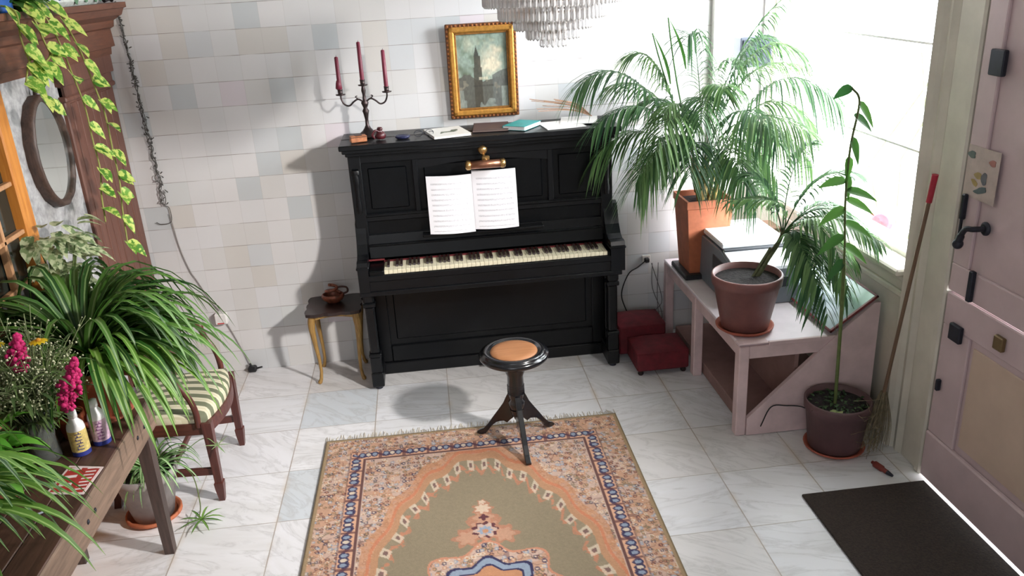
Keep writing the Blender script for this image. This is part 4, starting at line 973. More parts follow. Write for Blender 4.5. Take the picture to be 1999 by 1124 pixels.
# ---- tall vine in dark pot on the floor
def heart_leaf(m, p, d, L, w_, droop=.4, up=(0,0,1)):
    d = Vector(d).normalized(); pts = [Vector(p)+d*L*q-Vector((0,0,1))*L*droop*q*q for q in (0,.12,.35,.6,.82,1.0)]
    m.blade(pts, [w_*.3,w_*.85,w_,w_*.78,w_*.4,.001], .25, up)
def tall_vine():
    random.seed(12)
    root, zs = round_pot('tall_potted_vine', 'tall thin climbing vine in a dark brown pot on the floor near the door', (1.775,-1.455,0), .118, .150, .245, M_maroonpot, .05, rs=.135, sh=.02)
    path = spline([(1.765,-1.45,zs-.01),(1.755,-1.45,.60),(1.735,-1.46,.95),(1.715,-1.46,1.2),(1.715,-1.46,1.42),(1.735,-1.46,1.60),(1.70,-1.45,1.66)], 6)
    m = MB(); m.tube(path, [.008]*12+[.005]*(len(path)-12), 7); m.build('stem', F_stem, root)
    m = MB()
    for x, z, dx, dz, L in ((1.735,1.60,.4,-.5,.11),(1.72,1.55,.5,-.3,.10),(1.72,1.46,.2,-.8,.10),(1.715,1.38,-.1,-.9,.09),(1.715,1.30,.15,-.9,.09),(1.71,1.28,-.9,.12,.13),(1.715,1.24,.9,-.1,.14),(1.72,1.2,.8,-.25,.13),(1.72,1.16,-.9,-.1,.15),(1.72,1.10,.9,-.3,.14),(1.725,1.04,-.8,-.2,.14),(1.70,1.66,-.7,-.2,.08),(1.73,1.0,.7,-.4,.12),(1.735,.93,-.6,-.5,.1)):
        heart_leaf(m, (x,-1.455,z), (dx, random.uniform(-.3,.1), dz), L*.95, .042, .3, (.2,-.8,.6))
    m.build('leaves', F_dark, root)
    m = MB()
    for i in range(110):
        a = random.uniform(0,2*PI); r = random.uniform(.02,.12); x, y = 1.775+r*math.cos(a), -1.455+r*math.sin(a)
        heart_leaf(m, (x,y,zs+random.uniform(-.01,.015)), (math.cos(a+random.uniform(-1,1)), math.sin(a+random.uniform(-1,1)), random.uniform(.2,1)), random.uniform(.02,.04), .014, .6)
    o = m.build('ground_cover', foliage('small_dark_leaf', (30,60,30), (66,100,50)), root); o['kind'] = 'stuff'
    m = MB()
    for a in (3.6, 4.1, 4.6): heart_leaf(m, (1.74,-1.53,zs+.005), (math.cos(a),math.sin(a)*.5,.3), .06, .03, .3)
    m.build('pale_leaf', foliage('pale_yellow_leaf', (150,170,110), (190,200,140)), root)
tall_vine()

# ---- broom leaning in the corner
def broom():
    root = thing('broom', 'long broom with red grip leaning on the casing behind the vine pot', 'broom', (1.965,-1.56,0))
    top, bot = Vector((1.985,-1.635,1.325)), Vector((1.955,-1.515,.27)); g = top.lerp(bot, .11)
    m = MB(); m.tube([top, g], [.013,.012], 10); m.build('grip', plain('red_plastic', (168,34,56), .4), root)
    m = MB(); m.tube([g, bot], .008, 8); m.build('handle', wood('pale_stick', (98,76,60), (128,102,80), 'z', .6, 5), root)
    m = MB(); random.seed(2)
    for i in range(70):
        a = random.uniform(-1,1); b = random.uniform(-1,1); m.tube(spline([(bot.x+.012*a,bot.y+.012*b,.30),(bot.x-.01+.05*a,bot.y-.0+.035*b,.15),(bot.x-.03+.10*a*.55,bot.y-.01+.05*b,random.uniform(.005,.06))], 3), .0012, 4, False)
    for i in range(14):
        z = random.uniform(.02,.28); m.tube([(bot.x-.0,bot.y-.01,z),(bot.x-.08,bot.y-.07,z+random.uniform(-.03,.05)),(bot.x-random.uniform(.1,.2),bot.y-.10,z+random.uniform(-.05,.08))], .0011, 4, False)
    o = m.build('bristles', plain('dry_straw', (136,124,98), .85, var=.3), root); o['kind'] = 'stuff'
broom()
t_ = thing('small_red_tool', 'small red handled tool with dark tip lying near the door mat corner', 'tool', (1.88,-1.70,0))
m = MB(); m.tube(spline([(1.868,-1.635,.014),(1.872,-1.665,.017),(1.882,-1.70,.016),(1.89,-1.72,.013)]), [.008]*4+[.015]*8+[.011]*7, 10); m.build('handle', plain('dull_red', (120,44,36), .5), t_)
m = MB(); m.tube([(1.89,-1.72,.013),(1.90,-1.748,.012)], [.011,.006], 10); m.build('tip', M_iron, t_)

# ---- sticker on the door, socket, cables
st = thing('flower_sticker', 'faded flower sticker on the upper half of the pink door', 'sticker', (2.0208,-1.86,1.37))
m = MB(); m.box((2.0200,-1.945,1.275),(2.0215,-1.765,1.47)); m.build('clear_film', plain('milky_film', (182,166,160), .4, var=.08), st)
def blob(nm, y, z, ry, rz_, col, rot=0):
    m = MB(); n = 14; m.prism([(y+ry*math.cos(rot)*math.cos(2*PI*i/n)*(1+.25*math.cos(6*PI*i/n))-rz_*math.sin(rot)*math.sin(2*PI*i/n), z+ry*math.sin(rot)*math.cos(2*PI*i/n)+rz_*math.cos(rot)*math.sin(2*PI*i/n)) for i in range(n)], 'x', 2.0185, 2.0199); m.build(nm, plain(nm+'_print', col, .5), st)
blob('leaf_motif', -1.79, 1.435, .022, .014, (88,100,98)); blob('leaf_motif', -1.875, 1.36, .016, .024, (96,96,104)); blob('leaf_motif', -1.865, 1.315, .036, .012, (78,92,96), -.35); blob('flower_motif', -1.91, 1.425, .018, .012, (158,104,96)); blob('flower_motif', -1.84, 1.365, .02, .013, (160,140,92)); blob('flower_motif', -1.825, 1.335, .02, .01, (158,136,84), .5)
so = thing('wall_socket', 'small dark wall socket with plug right of the piano', 'socket', (1.262,0,.486))
m = MB(); m.box((1.235,-.012,.462),(1.288,0,.512),.004); m.build('plate', plain('white_socket', (206,202,196), .5), so)
m = MB(); m.box((1.248,-.04,.472),(1.276,-.012,.500),.005); m.build('plug', plain('black_plug', (28,26,28), .5), so)
M_cable = plain('black_cable', (30,28,30), .6); 
m = MB(); m.tube(spline([(1.25,-.03,.482),(1.20,-.05,.455),(1.14,-.06,.42),(1.10,-.05,.30),(1.12,-.06,.20),(1.20,-.07,.03),(1.22,-.05,.006)]), .0035, 6)
tag(m.build('power_cable', M_cable, origin=(1.2,-.05,0)), 'dark cable hanging from the wall socket beside the piano', 'cable')
m = MB(); random.seed(8)
for k in range(3):
    m.tube(spline([(1.30+random.uniform(-.02,.03),-.04,.47),(1.28+k*.03,-.09,.33-.04*k),(1.33-.02*k,-.12,.18),(1.345,-.06-.03*k,.05)]), .0022, 5)
tag(m.build('cable_tangle', plain('grey_cable', (92,88,90), .6), origin=(1.3,-.08,0)), 'thin grey cables hanging behind the red footstool', 'cable')
m = MB(); m.tube(spline([(1.48,-1.30,.05),(1.52,-1.315,.16),(1.60,-1.31,.155),(1.66,-1.32,.15),(1.70,-1.345,.14)]), .003, 6)
tag(m.build('thin_cable', M_cable, origin=(1.6,-1.31,0)), 'thin black cable across the bench front towards the vine pot', 'cable')
# string of tiny lights, adapter, plug on the left of the back wall
m = MB(); random.seed(4)
for k in range(4):
    pts = []
    for i in range(46):
        t = i/45; pts.append((-1.492+.030*t+(random.uniform(-1,1)*.004*(1+3.2*t) if 0 < i < 45 else 0), -.010-random.random()*.01, 2.12-1.07*t))
    m.tube(spline(pts, 2), .0022, 4)
for i in range(90):
    t = random.random(); x = -1.492+.030*t+random.uniform(-1,1)*.008*(1+2*t); z = 2.12-1.07*t
    m.tube([(x,-.012,z),(x+random.uniform(-.016,.016),-.02,z+random.uniform(-.014,.014))], [.0022,.0035], 5)
m.tube(spline([(-1.46,-.012,1.05),(-1.44,-.012,1.03),(-1.445,-.012,.955),(-1.50,-.012,.945),(-1.525,-.012,.957)]), .0025, 5)
tag(m.build('light_string', plain('dark_green_wire', (84,82,78), .7), origin=(-1.48,0,1.0)), 'bundle of thin dark fairy light wire hanging on the tiled wall', 'light string')
ad = thing('power_adapter', 'white mains adapter with red mark on the tiled wall above the floor plug', 'adapter', (-1.275,0,.35))
m = MB(); m.box((-1.31,-.045,.325),(-1.24,-.001,.39),.006); m.build('case', plain('white_case', (222,220,218), .45, var=.03), ad)
m = MB(); m.box((-1.295,-.0462,.330),(-1.258,-.044,.336)); m.build('red_mark', plain('red_mark', (206,60,62), .5), ad)
m = MB(); m.tube(spline([(-1.445,-.012,1.0),(-1.43,-.008,.80),(-1.40,-.008,.66),(-1.375,-.008,.60),(-1.32,-.008,.47),(-1.28,-.008,.40)]), .003, 6)
tag(m.build('adapter_cable', plain('pale_grey_cable', (150,146,142), .6), origin=(-1.4,0,.4)), 'pale cable running down the tiles from the wire bundle to the adapter', 'cable')
m = MB(); m.tube(spline([(-1.255,-.01,.326),(-1.225,-.008,.24),(-1.19,-.008,.13),(-1.155,-.015,.035)]), .003, 6)
tag(m.build('plug_cable', plain('white_grey_cable', (170,168,166), .6), origin=(-1.2,0,.1)), 'pale cable from the adapter down to the plug on the floor', 'cable')
m = MB(); m.box((-1.175,-.05,.001),(-1.125,-.004,.035),.008); m.tube([(-1.13,-.03,.02),(-1.09,-.035,.028)], .005, 6); m.tube([(-1.15,-.03,.03),(-1.16,-.03,.055)], .006, 6)
tag(m.build('floor_plug', plain('black_rubber', (24,24,28), .5), origin=(-1.15,-.03,0)), 'black plug on the floor at the foot of the tiled wall', 'plug')
# dark box hanging at the corner window
bx = thing('loudspeaker', 'dark blue grey square loudspeaker mounted before the corner window', 'speaker', (1.90,.10,1.56))
m = MB(); m.box((1.805,.02,1.575),(1.995,.14,1.742),.006); m.build('case', plain('blue_grey_case', (54,62,76), .5), bx)
m = MB(); m.box((1.818,.012,1.59),(1.982,.022,1.728),.003); m.build('grille', plain('dark_grille', (42,48,62), .8, var=.3, scale=200), bx)
m = MB(); m.tube([(1.98,.12,1.66),(1.985,.325,1.66)], .012, 8); m.build('bracket', M_iron, bx)

# ------------------------------------------------------------------ left side: oval mirror
def mirror():
    root = thing('oval_mirror', 'oval mirror in a dark brown carved frame on the pale left wall', 'mirror', (XL-.02,-.925,1.30))
    cy, cz, ry, rz_ = -.925, 1.545, .175, .235; n = 48; m = MB(); x = XL-.02
    prof = [(0,.0,1.0),(.030,.0,1.02),(.045,.0,1.01),(.052,.0,.96),(.048,.0,.91),(.036,.0,.885),(.030,.0,.87)]
    vs = []
    for i in range(n):
        t = 2*PI*i/n; wob = 1+.012*math.sin(t*16)
        for hx, _, k in prof: kk = k*(wob if k > .95 else 1); vs.append((x+hx, cy+math.cos(t)*(ry*kk), cz+math.sin(t)*(rz_*kk)))
    P = len(prof); m.add(vs, [(i*P+j, ((i+1)%n)*P+j, ((i+1)%n)*P+j+1, i*P+j+1) for i in range(n) for j in range(P-1)], True); m.build('frame', wood('dark_carved_oak', (42,30,26), (86,64,54), 'z', .5, 9), root)
    m = MB(); m.prism([(cy+math.cos(2*PI*i/n)*ry*.895, cz+math.sin(2*PI*i/n)*rz_*.895) for i in range(n)], 'x', x, x+.034)
    mg, nt, b = newmat('mirror_glass'); b.inputs['Metallic'].default_value = 1; b.inputs['Base Color'].default_value = (.82,.87,.84,1); b.inputs['Roughness'].default_value = .04; m.build('mirror_glass', mg, root)
    m = MB(); m.tube(spline([(x+.02,cy,cz+rz_*1.0),(x+.03,cy-.015,cz+rz_+.03),(x+.02,cy,cz+rz_+.05),(x+.03,cy+.015,cz+rz_+.03),(x+.02,cy,cz+rz_)]), .007, 6); m.build('crest', plain('dark_crest', (48,36,32), .5), root)
mirror()
# things on the cornice
ZK = 2.1155
m = MB(); m.box((-1.62,-1.40,ZK),(-1.475,-1.20,ZK+.12),.006); bb = thing('blue_box', 'bright blue box standing on top of the wooden cornice', 'box', (-1.55,-1.3,ZK)); m.build('body', plain('blue_card', (34,84,156), .5, var=.08), bb)
m = MB(); m.box((-1.474,-1.39,ZK+.05),(-1.4725,-1.21,ZK+.075)); m.build('label_strip', plain('pale_strip', (190,210,226), .5), bb)
m = MB(); m.box((-1.60,-1.12,ZK),(-1.47,-1.0,ZK+.10),.008); tag(m.build('dark_red_box', plain('maroon_card', (78,34,30), .6, var=.2), origin=(-1.53,-1.06,ZK)), 'dark maroon box behind the pothos on top of the cornice', 'box')
m = MB(); m.box((-1.62,-.92,ZK),(-1.475,-.26,ZK+.09),.02)
fb = thing('floral_box', 'long pale box with blue and green floral print on the cornice top', 'box', (-1.55,-.6,ZK)); m.build('body', plain('pale_print', (196,202,196), .6, var=.2, scale=30), fb)
random.seed(9)
for i in range(11):
    y = -.88+i*.06; z = ZK+random.uniform(.02,.06); c_ = random.choice([(60,82,140),(90,132,112),(130,150,170),(84,120,90)])
    m = MB(); m.prism([(y+.022*math.cos(2*PI*k/9)*random.uniform(.7,1.2), z+.016*math.sin(2*PI*k/9)*random.uniform(.7,1.2)) for k in range(9)], 'x', -1.476, -1.4735); m.build('printed_flower', plain('flower_print', c_, .6), fb)
m = MB(); m.tube(spline([(-1.50,-.16,ZK+.012),(-1.48,-.11,ZK+.022),(-1.50,-.05,ZK+.012)]), .011, 8); tag(m.build('cable_end', M_cable, origin=(-1.5,-.1,ZK)), 'black cable bundle lying at the corner end of the cornice', 'cable')

# ---- trailing pothos
def pothos():
    random.seed(17); cx, cy = -1.53, -1.16-.0
    root = thing('trailing_pothos', 'variegated pothos trailing from the cornice down past the oval mirror', 'plant', (-1.41,-1.0,1.0))
    vines = [[(-1.52,-.97,2.15),(-1.44,-.93,2.12),(-1.415,-.87,2.0),(-1.41,-.82,1.90),(-1.41,-.77,1.78),(-1.405,-.74,1.66),(-1.41,-.73,1.5),(-1.40,-.76,1.36),(-1.40,-.80,1.25),(-1.39,-.86,1.10)],
             [(-1.52,-1.10,2.15),(-1.44,-1.08,2.12),(-1.41,-1.04,2.0),(-1.41,-.98,1.86),(-1.41,-.93,1.72),(-1.41,-.93,1.58),(-1.40,-.95,1.46),(-1.40,-1.00,1.36),(-1.39,-1.05,1.25)],
             [(-1.52,-1.2,2.15),(-1.43,-1.2,2.12),(-1.41,-1.17,2.0),(-1.41,-1.15,1.95),(-1.405,-1.25,1.93),(-1.41,-1.33,1.95),(-1.405,-1.42,1.88)],
             [(-1.52,-1.3,2.15),(-1.43,-1.31,2.12),(-1.41,-1.36,2.02),(-1.41,-1.32,1.90),(-1.41,-1.28,1.80),(-1.405,-1.22,1.76)]]
    m = MB(); lv = MB()
    for vi, v in enumerate(vines):
        P = spline(v, 8); m.tube(P, .0038, 6)
        step = 6
        for i in range(6, len(P), step):
            for _ in range(2 if random.random() < .45 else 1):
                a = random.uniform(-1, 1)
                heart_leaf(lv, P[i], (.45+random.random()*.4, a, random.uniform(-.9,-.1)), random.uniform(.062,.088), random.uniform(.056,.074), .3, up=(1,-.3,.5))
    m.build('vine', plain('olive_vine', (128,132,62), .6), root); lv.build('leaves', F_pothos, root)
    m = MB()
    for i in range(34):
        a = random.uniform(0,2*PI); r = random.uniform(0,.07); heart_leaf(m, (-1.50+r*math.cos(a)*.5,-1.12+r*math.sin(a)*2,ZK+.03+random.random()*.06), (math.cos(a)+.6, math.sin(a), random.uniform(-.2,.6)), .085, .06, .5)
    m.build('crown_leaves', foliage('green_pothos_leaf', (46,90,30), (96,140,60)), root)
pothos()
# ---- leafy plant behind the spider plant (against the pale wall)
random.seed(41)
ip = thing('leafy_houseplant', 'pale variegated leafy plant on the table against the left wall', 'plant', (-1.50,-1.30,0))
m = MB(); m.lathe([(0,0),(.10,0),(.13,.24),(.12,.24),(.11,.20),(0,.20)], (-1.455,-1.44,.703), 24); m.build('pot', plain('grey_green_pot', (110,112,100), .6), ip)
m = MB()
for i in range(120):
    a = random.uniform(0,2*PI); r = random.uniform(.02,.14); x, y = -1.455+r*math.cos(a)*.7, -1.42+r*1.5*math.sin(a)+.06; z = random.uniform(.95,1.34)
    heart_leaf(m, (max(x,-1.57),y,z), (math.cos(a)*.5+.4, math.sin(a), random.uniform(-.6,.3)), random.uniform(.06,.10), random.uniform(.035,.055), .4)
m.build('leaves', foliage('grey_variegated_leaf', (86,112,72), (140,158,112), patch=(190,198,160)), ip)
m = MB()
for i in range(16):
    a = random.uniform(0,2*PI); m.tube(bez((-1.455,-1.42,.90),(-1.455+.04*math.cos(a),-1.42+.05*math.sin(a),1.1),(-1.455+.09*math.cos(a),-1.40+.15*math.sin(a),random.uniform(1.1,1.3)),7), .0028, 5)
m.build('stems', F_stem, ip)

# ------------------------------------------------------------------ dark table on the left
def table():
    root = thing('wooden_table', 'rough dark brown wooden table in the left foreground full of plants', 'table', (-1.36,-2.5,0))
    x0, x1, y0, y1, z = -1.585, -1.150, -3.45, -1.655, .70
    Mt = wood('dark_oiled_wood', (48,32,26), (92,64,52), 'y', .5, 4); Ma = wood('weathered_brown_wood', (92,74,62), (140,116,98), 'y', .65, 5); Ml = wood('dark_leg_wood', (50,40,38), (88,72,66), 'z', .55, 5)
    m = MB(); n = 4; w_ = (x1-x0)/n
    for i in range(n): m.box((x0+i*w_+.001,y0,z-.028),(x0+(i+1)*w_-.001,y1,z),.003)
    m.build('top', Mt, root)
    m = MB(); m.box((x1-.03,y0,z-.125),(x1+.006,y1+.004,z-.003),.005); m.build('side_board', Ma, root)
    m = MB(); m.box((x0,y1-.03,z-.12),(x1-.03,y1,z-.028),.004); m.build('end_board', Ma, root)
    for (x, y) in ((x1-.045,y1-.03),(x0+.04,y1-.03),(x1-.045,y0+.05),(x0+.04,y0+.05)):
        m = MB(); s = .028; s2 = .019; m.add([(x-s,y-s,z-.03),(x+s,y-s,z-.03),(x+s,y+s,z-.03),(x-s,y+s,z-.03),(x-s2,y-s2,0),(x+s2,y-s2,0),(x+s2,y+s2,0),(x-s2,y+s2,0)], [(0,1,2,3),(7,6,5,4),(0,4,5,1),(1,5,6,2),(2,6,7,3),(3,7,4,0)]); m.build('leg', Ml, root)
    for y in (-1.78,-1.86,-2.30,-2.36):
        m = MB(); m.lathe([(.006,0),(.009,.002),(.004,.005)], n=10, M=Matrix.Translation((x1+.005,y,z-.06)) @ Matrix.Rotation(PI/2,4,'Y')); m.build('nail_head', M_iron, root)
table()
ZW = .7005
# ---- spider plants
def spider(root, c, n, Lr, w_, mat, seed, zlim=.02, adir=None, name='leaves', el=(.5,1.35), fall=1.0):
    random.seed(seed); m = MB()
    for i in range(n):
        a = random.uniform(0, 2*PI) if adir is None else random.gauss(adir[0], adir[1])
        if name == 'leaves' and zlim > .25 and c[1] > -2 and math.sin(a) < -.35 and random.random() < .88: a = random.uniform(-.3, 2.6)
        e = random.uniform(*el); L = random.uniform(*Lr)
        d = Vector((math.cos(a)*math.cos(e), math.sin(a)*math.cos(e), math.sin(e))); hz = Vector((math.cos(a), math.sin(a), 0)); p = Vector(c)+hz*random.uniform(0,.02); pts = [p.copy()]; K = 11
        tw = random.uniform(-.5,.5); tv = hz.cross(Vector((0,0,1)))
        for k in range(K):
            t = (k+1)/K; dd = (d*(1-t*.75)+hz*.28*t+Vector((0,0,-1))*fall*1.25*t*t+tv*tw*.3*t).normalized(); p = p+dd*L/K
            if p.x < XL+.03: p.x = XL+.03
            if p.z < zlim: p.z = zlim
            pts.append(p.copy())
        ww = w_*random.uniform(.8,1.2); m.blade(pts, [ww*q for q in (.55,.8,.95,1,1,.98,.92,.85,.72,.55,.32,.03)], .45)
    return m.build(name, mat, root)
sp = thing('spider_plant', 'big arching spider plant at the far end of the dark table', 'plant', (-1.29,-1.76,ZW))
m = MB(); m.lathe([(0,0),(.105,0),(.118,.012),(.112,.016),(0,.008)], (-1.29,-1.76,ZW), 28); m.build('saucer', M_saucer, sp)
m = MB(); m.lathe([(0,.009),(.078,.009),(.105,.17),(.112,.172),(.114,.205),(.104,.205),(.098,.17),(0,.17)], (-1.29,-1.76,ZW), 28); m.build('pot', M_terra, sp)
m = MB(); m.lathe([(.098,.178),(.05,.186),(0,.188)], (-1.29,-1.76,ZW), 20); m.build('soil', M_soil, sp)
spider(sp, (-1.29,-1.76,.92), 230, (.38,.70), .026, F_spider, 5, .3)
spider(sp, (-1.27,-1.75,.92), 64, (.34,.60), .025, F_spider2, 15, .3, (-.25,.60), 'bright_leaves', (.1,1.1), 1.5)
m = MB(); Q = [(-1.205,-1.665,.735),(-1.185,-1.66,.75)]
for a in range(6): heart_leaf(m, (-1.19,-1.672,.742), (math.cos(a*1.05), math.sin(a*1.05), .3), .035, .02, .3)
m.build('blossom', foliage('pale_lilac_petal', (196,184,196), (226,218,226)), sp)
s2 = thing('spider_plant', 'spider plant at the near end of the dark table, bottom left', 'plant', (-1.44,-2.72,ZW))
m = MB(); m.lathe([(0,0),(.08,0),(.11,.16),(.115,.19),(.105,.19),(.098,.155),(0,.15)], (-1.44,-2.72,ZW), 24); m.build('pot', M_terra, s2)
m = MB(); m.lathe([(.096,.165),(.05,.17),(0,.172)], (-1.44,-2.72,ZW), 20); m.build('soil', M_soil, s2)
spider(s2, (-1.44,-2.72,.88), 170, (.38,.62), .028, F_spider2, 6, .3)
s3 = thing('spider_plant', 'small trailing spider plant in grey pot under the dark table', 'plant', (-1.335,-1.41,0))
m = MB(); m.lathe([(0,0),(.10,0),(.118,.012),(.118,.026),(.108,.026),(.10,.012),(0,.01)], (-1.335,-1.41,0), 28); m.build('saucer', M_terra, s3)
m = MB(); m.lathe([(0,.012),(.085,.012),(.125,.20),(.133,.205),(.135,.245),(.124,.245),(.115,.20),(0,.20)], (-1.335,-1.41,0), 28); m.build('pot', plain('grey_plastic_pot', (150,144,142), .6, var=.08), s3)
m = MB(); m.lathe([(.114,.21),(.06,.222),(0,.225)], (-1.335,-1.41,0), 20); m.build('soil', M_soil, s3)
spider(s3, (-1.31,-1.40,.22), 70, (.16,.30), .013, foliage('soft_green_leaf', (70,124,64), (132,178,110), stripe=(196,216,172), stripe_w=.3), 7, .04, None, 'leaves', (.2,1.2), 1.1)
m = MB(); m.tube(spline([(-1.20,-1.40,.26),(-1.12,-1.47,.22),(-1.10,-1.51,.10),(-1.115,-1.52,.03)]), .0025, 5)
o = m.build('runner', F_stem, s3)
random.seed(19); m = MB()
for i in range(9):
    a = i*.75; e = random.uniform(.1,.5); pts = [(-1.105+q*.10*math.cos(a), -1.52+q*.10*math.sin(a), .02+q*.04*e*4*(1-q)+.004) for q in (0,.25,.5,.75,1)]; m.blade(pts, [.006,.010,.010,.008,.001], .4)
m.build('plantlet', F_spider2, s3)
m = MB(); m.tube(spline([(-1.20,-1.36,.25),(-1.08,-1.36,.33),(-1.02,-1.38,.30)]), .002, 5); 
for i in range(7): a = i*.9; m.blade([(-1.02+q*.06*math.cos(a), -1.38+q*.05*math.sin(a), .30+.02*math.sin(a*2)*q) for q in (0,.3,.6,1)], [.004,.007,.006,.001], .4)
m.build('plantlet', foliage('pale_plantlet', (120,156,96), (170,196,140)), s3)

# ---- vase of garden flowers
vz = thing('flower_vase', 'glass vase with wispy green stems and tiny cream flowers on the dark table', 'vase', (-1.37,-2.05,ZW))
m = MB(); m.lathe([(0,.0),(.045,0),(.05,.01),(.042,.08),(.055,.19),(.052,.19),(.039,.08),(.045,.015),(0,.012)], (-1.37,-2.05,ZW), 24)
mg, nt, b = newmat('smoky_glass'); b.inputs['Base Color'].default_value = (.75,.8,.78,1); b.inputs['Transmission Weight'].default_value = .9; b.inputs['Roughness'].default_value = .08; m.build('glass', mg, vz)
random.seed(23); m = MB(); fl = MB(); lv = MB()
for i in range(120):
    a = random.uniform(0,2*PI); r = random.uniform(.05,.26); top = Vector((max(-1.56,-1.40+r*math.cos(a)), -2.08+r*1.1*math.sin(a), random.uniform(.95,1.18)))
    P = bez((-1.37+.02*math.cos(a),-2.05+.02*math.sin(a),.74),(-1.37+.3*r*math.cos(a),-2.05+.3*r*math.sin(a),1.0),top,8); m.tube(P, .0018, 4, False)
    for k in range(14):
        t = random.uniform(.45,1); q = P[int(t*7)]; e = q+Vector((random.uniform(-.05,.05),random.uniform(-.05,.05),random.uniform(-.01,.05))); m.tube([q,e], .0009, 3, False)
        fl.sphere(e, random.uniform(.002,.0042), 5)
    for k in range(3):
        q = P[random.randint(2,6)]; lv.blade([q+Vector((math.cos(a+k*2)*s*.09, math.sin(a+k*2)*s*.09, .04*s-.06*s*s)) for s in (0,.3,.65,1)], [.004,.012,.009,.001], .3)
m.build('stems', plain('dull_green_stem', (104,116,76), .7, var=.25), vz); o = fl.build('tiny_blooms', plain('cream_bloom', (176,178,146), .8, var=.15), vz); o['kind'] = 'stuff'
lv.build('leaves', foliage('sage_leaf', (66,92,54), (124,148,92)), vz)
def amaranth(label, base, pts, R_):
    t = thing('amaranth_flower', label, 'flower', base, 'flowers in the vase'); m = MB(); random.seed(int(abs(pts[0][0])*1000))
    P = spline(pts, 8); n = len(P)
    for i, p in enumerate(P):
        rr = R_*(.35+.65*math.sin(PI*min(1,(i+1)/(n*.9)))**.6)*(1-.5*i/n)
        for k in range(8): a = random.uniform(0,2*PI); q = random.uniform(.2,1); m.sphere(p+Vector((rr*q*math.cos(a), rr*q*math.sin(a), random.uniform(-.008,.008))), random.uniform(.005,.010), 5)
    m.build('bloom', plain('magenta_bloom', (176,24,92), .8, var=.25, scale=90), t)
    m = MB(); m.tube(bez(base, (base[0]*.5+pts[0][0]*.5, base[1]*.5+pts[0][1]*.5, pts[0][2]-.06), pts[0], 8), .003, 5); m.build('stalk', F_stem, t)
AM1 = [(-1.205,-2.15,.935),(-1.20,-2.15,.985),(-1.18,-2.15,1.04),(-1.155,-2.15,1.10)]
AM2 = [(-1.322,-2.15,1.085),(-1.318,-2.15,1.12),(-1.308,-2.15,1.16),(-1.30,-2.15,1.195)]
amaranth('magenta plume flower nearest the bottles in the vase', (-1.365,-2.04,.76), AM1, .046)
amaranth('magenta plume flower further left in front of the glazed door', (-1.375,-2.05,.76), AM2, .036)
for (x, y, z, lb) in ((-1.255,-2.13,1.165,'yellow daisy like flower beside the magenta plumes in the vase'),(-1.385,-2.13,1.165,'yellow flower at the far left edge above the vase')):
    t = thing('yellow_flower', lb, 'flower', (-1.37,-2.05,.76), 'flowers in the vase'); m = MB()
    for k in range(12): a = k*PI/6; m.blade([(x+math.cos(a)*q*.028, y+math.sin(a)*q*.028, z+.006*q-.010*q*q) for q in (0,.4,.8,1)], [.005,.012,.011,.004], .1, (0,0,1))
    m.build('petals', foliage('yellow_petal', (214,180,30), (240,210,50)), t)
    m = MB(); m.sphere((x,y,z+.002), .008, 8); m.build('disc', plain('orange_disc', (176,120,24), .8), t)
    m = MB(); m.tube(bez((-1.37,-2.05,.76),(x,y,z-.15),(x,y,z-.002),7), .0022, 5); m.build('stalk', F_stem, t)
# broad leaved herb in small pot to the left of the bottles
hb = thing('herb_pot', 'small terracotta pot with broad bright green leaves left of the bottles', 'plant', (-1.42,-2.28,ZW))
m = MB(); m.lathe([(0,0),(.045,0),(.062,.09),(.066,.092),(.066,.115),(.058,.115),(.055,.09),(0,.088)], (-1.42,-2.28,ZW), 20); m.build('pot', M_terra, hb)
m = MB(); random.seed(27)
for i in range(46):
    a = random.uniform(0,2*PI); r = random.uniform(.01,.10); heart_leaf(m, (max(-1.56,-1.42+r*math.cos(a)),-2.28+r*math.sin(a),.82+random.uniform(0,.12)), (math.cos(a),math.sin(a),random.uniform(-.1,.6)), random.uniform(.06,.10), random.uniform(.035,.055), .5)
m.build('leaves', foliage('bright_leaf', (70,140,40), (120,184,70)), hb)
op = thing('small_clay_pot', 'small orange clay pot standing behind the two white bottles', 'pot', (-1.335,-1.905,ZW))
m = MB(); m.lathe([(0,0),(.032,0),(.045,.07),(.049,.072),(.049,.092),(.042,.092),(.04,.07),(0,.068)], (-1.335,-1.905,ZW), 20); m.build('pot', plain('orange_clay', (186,92,58), .7), op)
m = MB(); m.lathe([(.040,.074),(0,.080)], (-1.335,-1.905,ZW), 16); m.build('soil', M_soil, op)
# ---- bottles
def bottle(label, x, y, lab, lab2, h=.165):
    t = thing('plastic_bottle', label, 'bottle', (x,y,ZW), 'white bottles on the dark table')
    m = MB(); m.lathe([(0,0),(.026,0),(.029,.004),(.029,h*.62),(.026,h*.70),(.014,h*.80),(.012,h*.84)], (x,y,ZW), 24); m.build('body', plain('white_bottle', (226,226,228), .35, var=.03), t)
    m = MB(); m.lathe([(.013,h*.84),(.015,h*.845),(.014,h*.99),(.0,h)], (x,y,ZW), 16); m.build('cap', plain('white_cap', (232,232,234), .4, var=.02), t)
    m = MB(); m.lathe([(.0296,.018),(.0296,h*.58)], (x,y,ZW), 24); lo_ = m.build('label_wrap', plain('label_print', lab, .5, var=.25, scale=60), t)
    m = MB(); m.lathe([(.0298,.002),(.0298,.018)], (x,y,ZW), 24); m.build('blue_band', plain('blue_band', (44,54,130), .5), t)
    m = MB()
    for i in range(6):
        z = ZW+.028+i*.0115; Mx = rz(-PI/2+.45, (x,y,0)); m.box((.0292,-.010,z),(.0304,.010,z+.0022),0,Mx); m.box((.0292,-.010+(i%3)*.006,z),(.0304,-.0075+(i%3)*.006,z+.008),0,Mx)
    m.build('label_lettering', plain('lettering', lab2, .5), t)
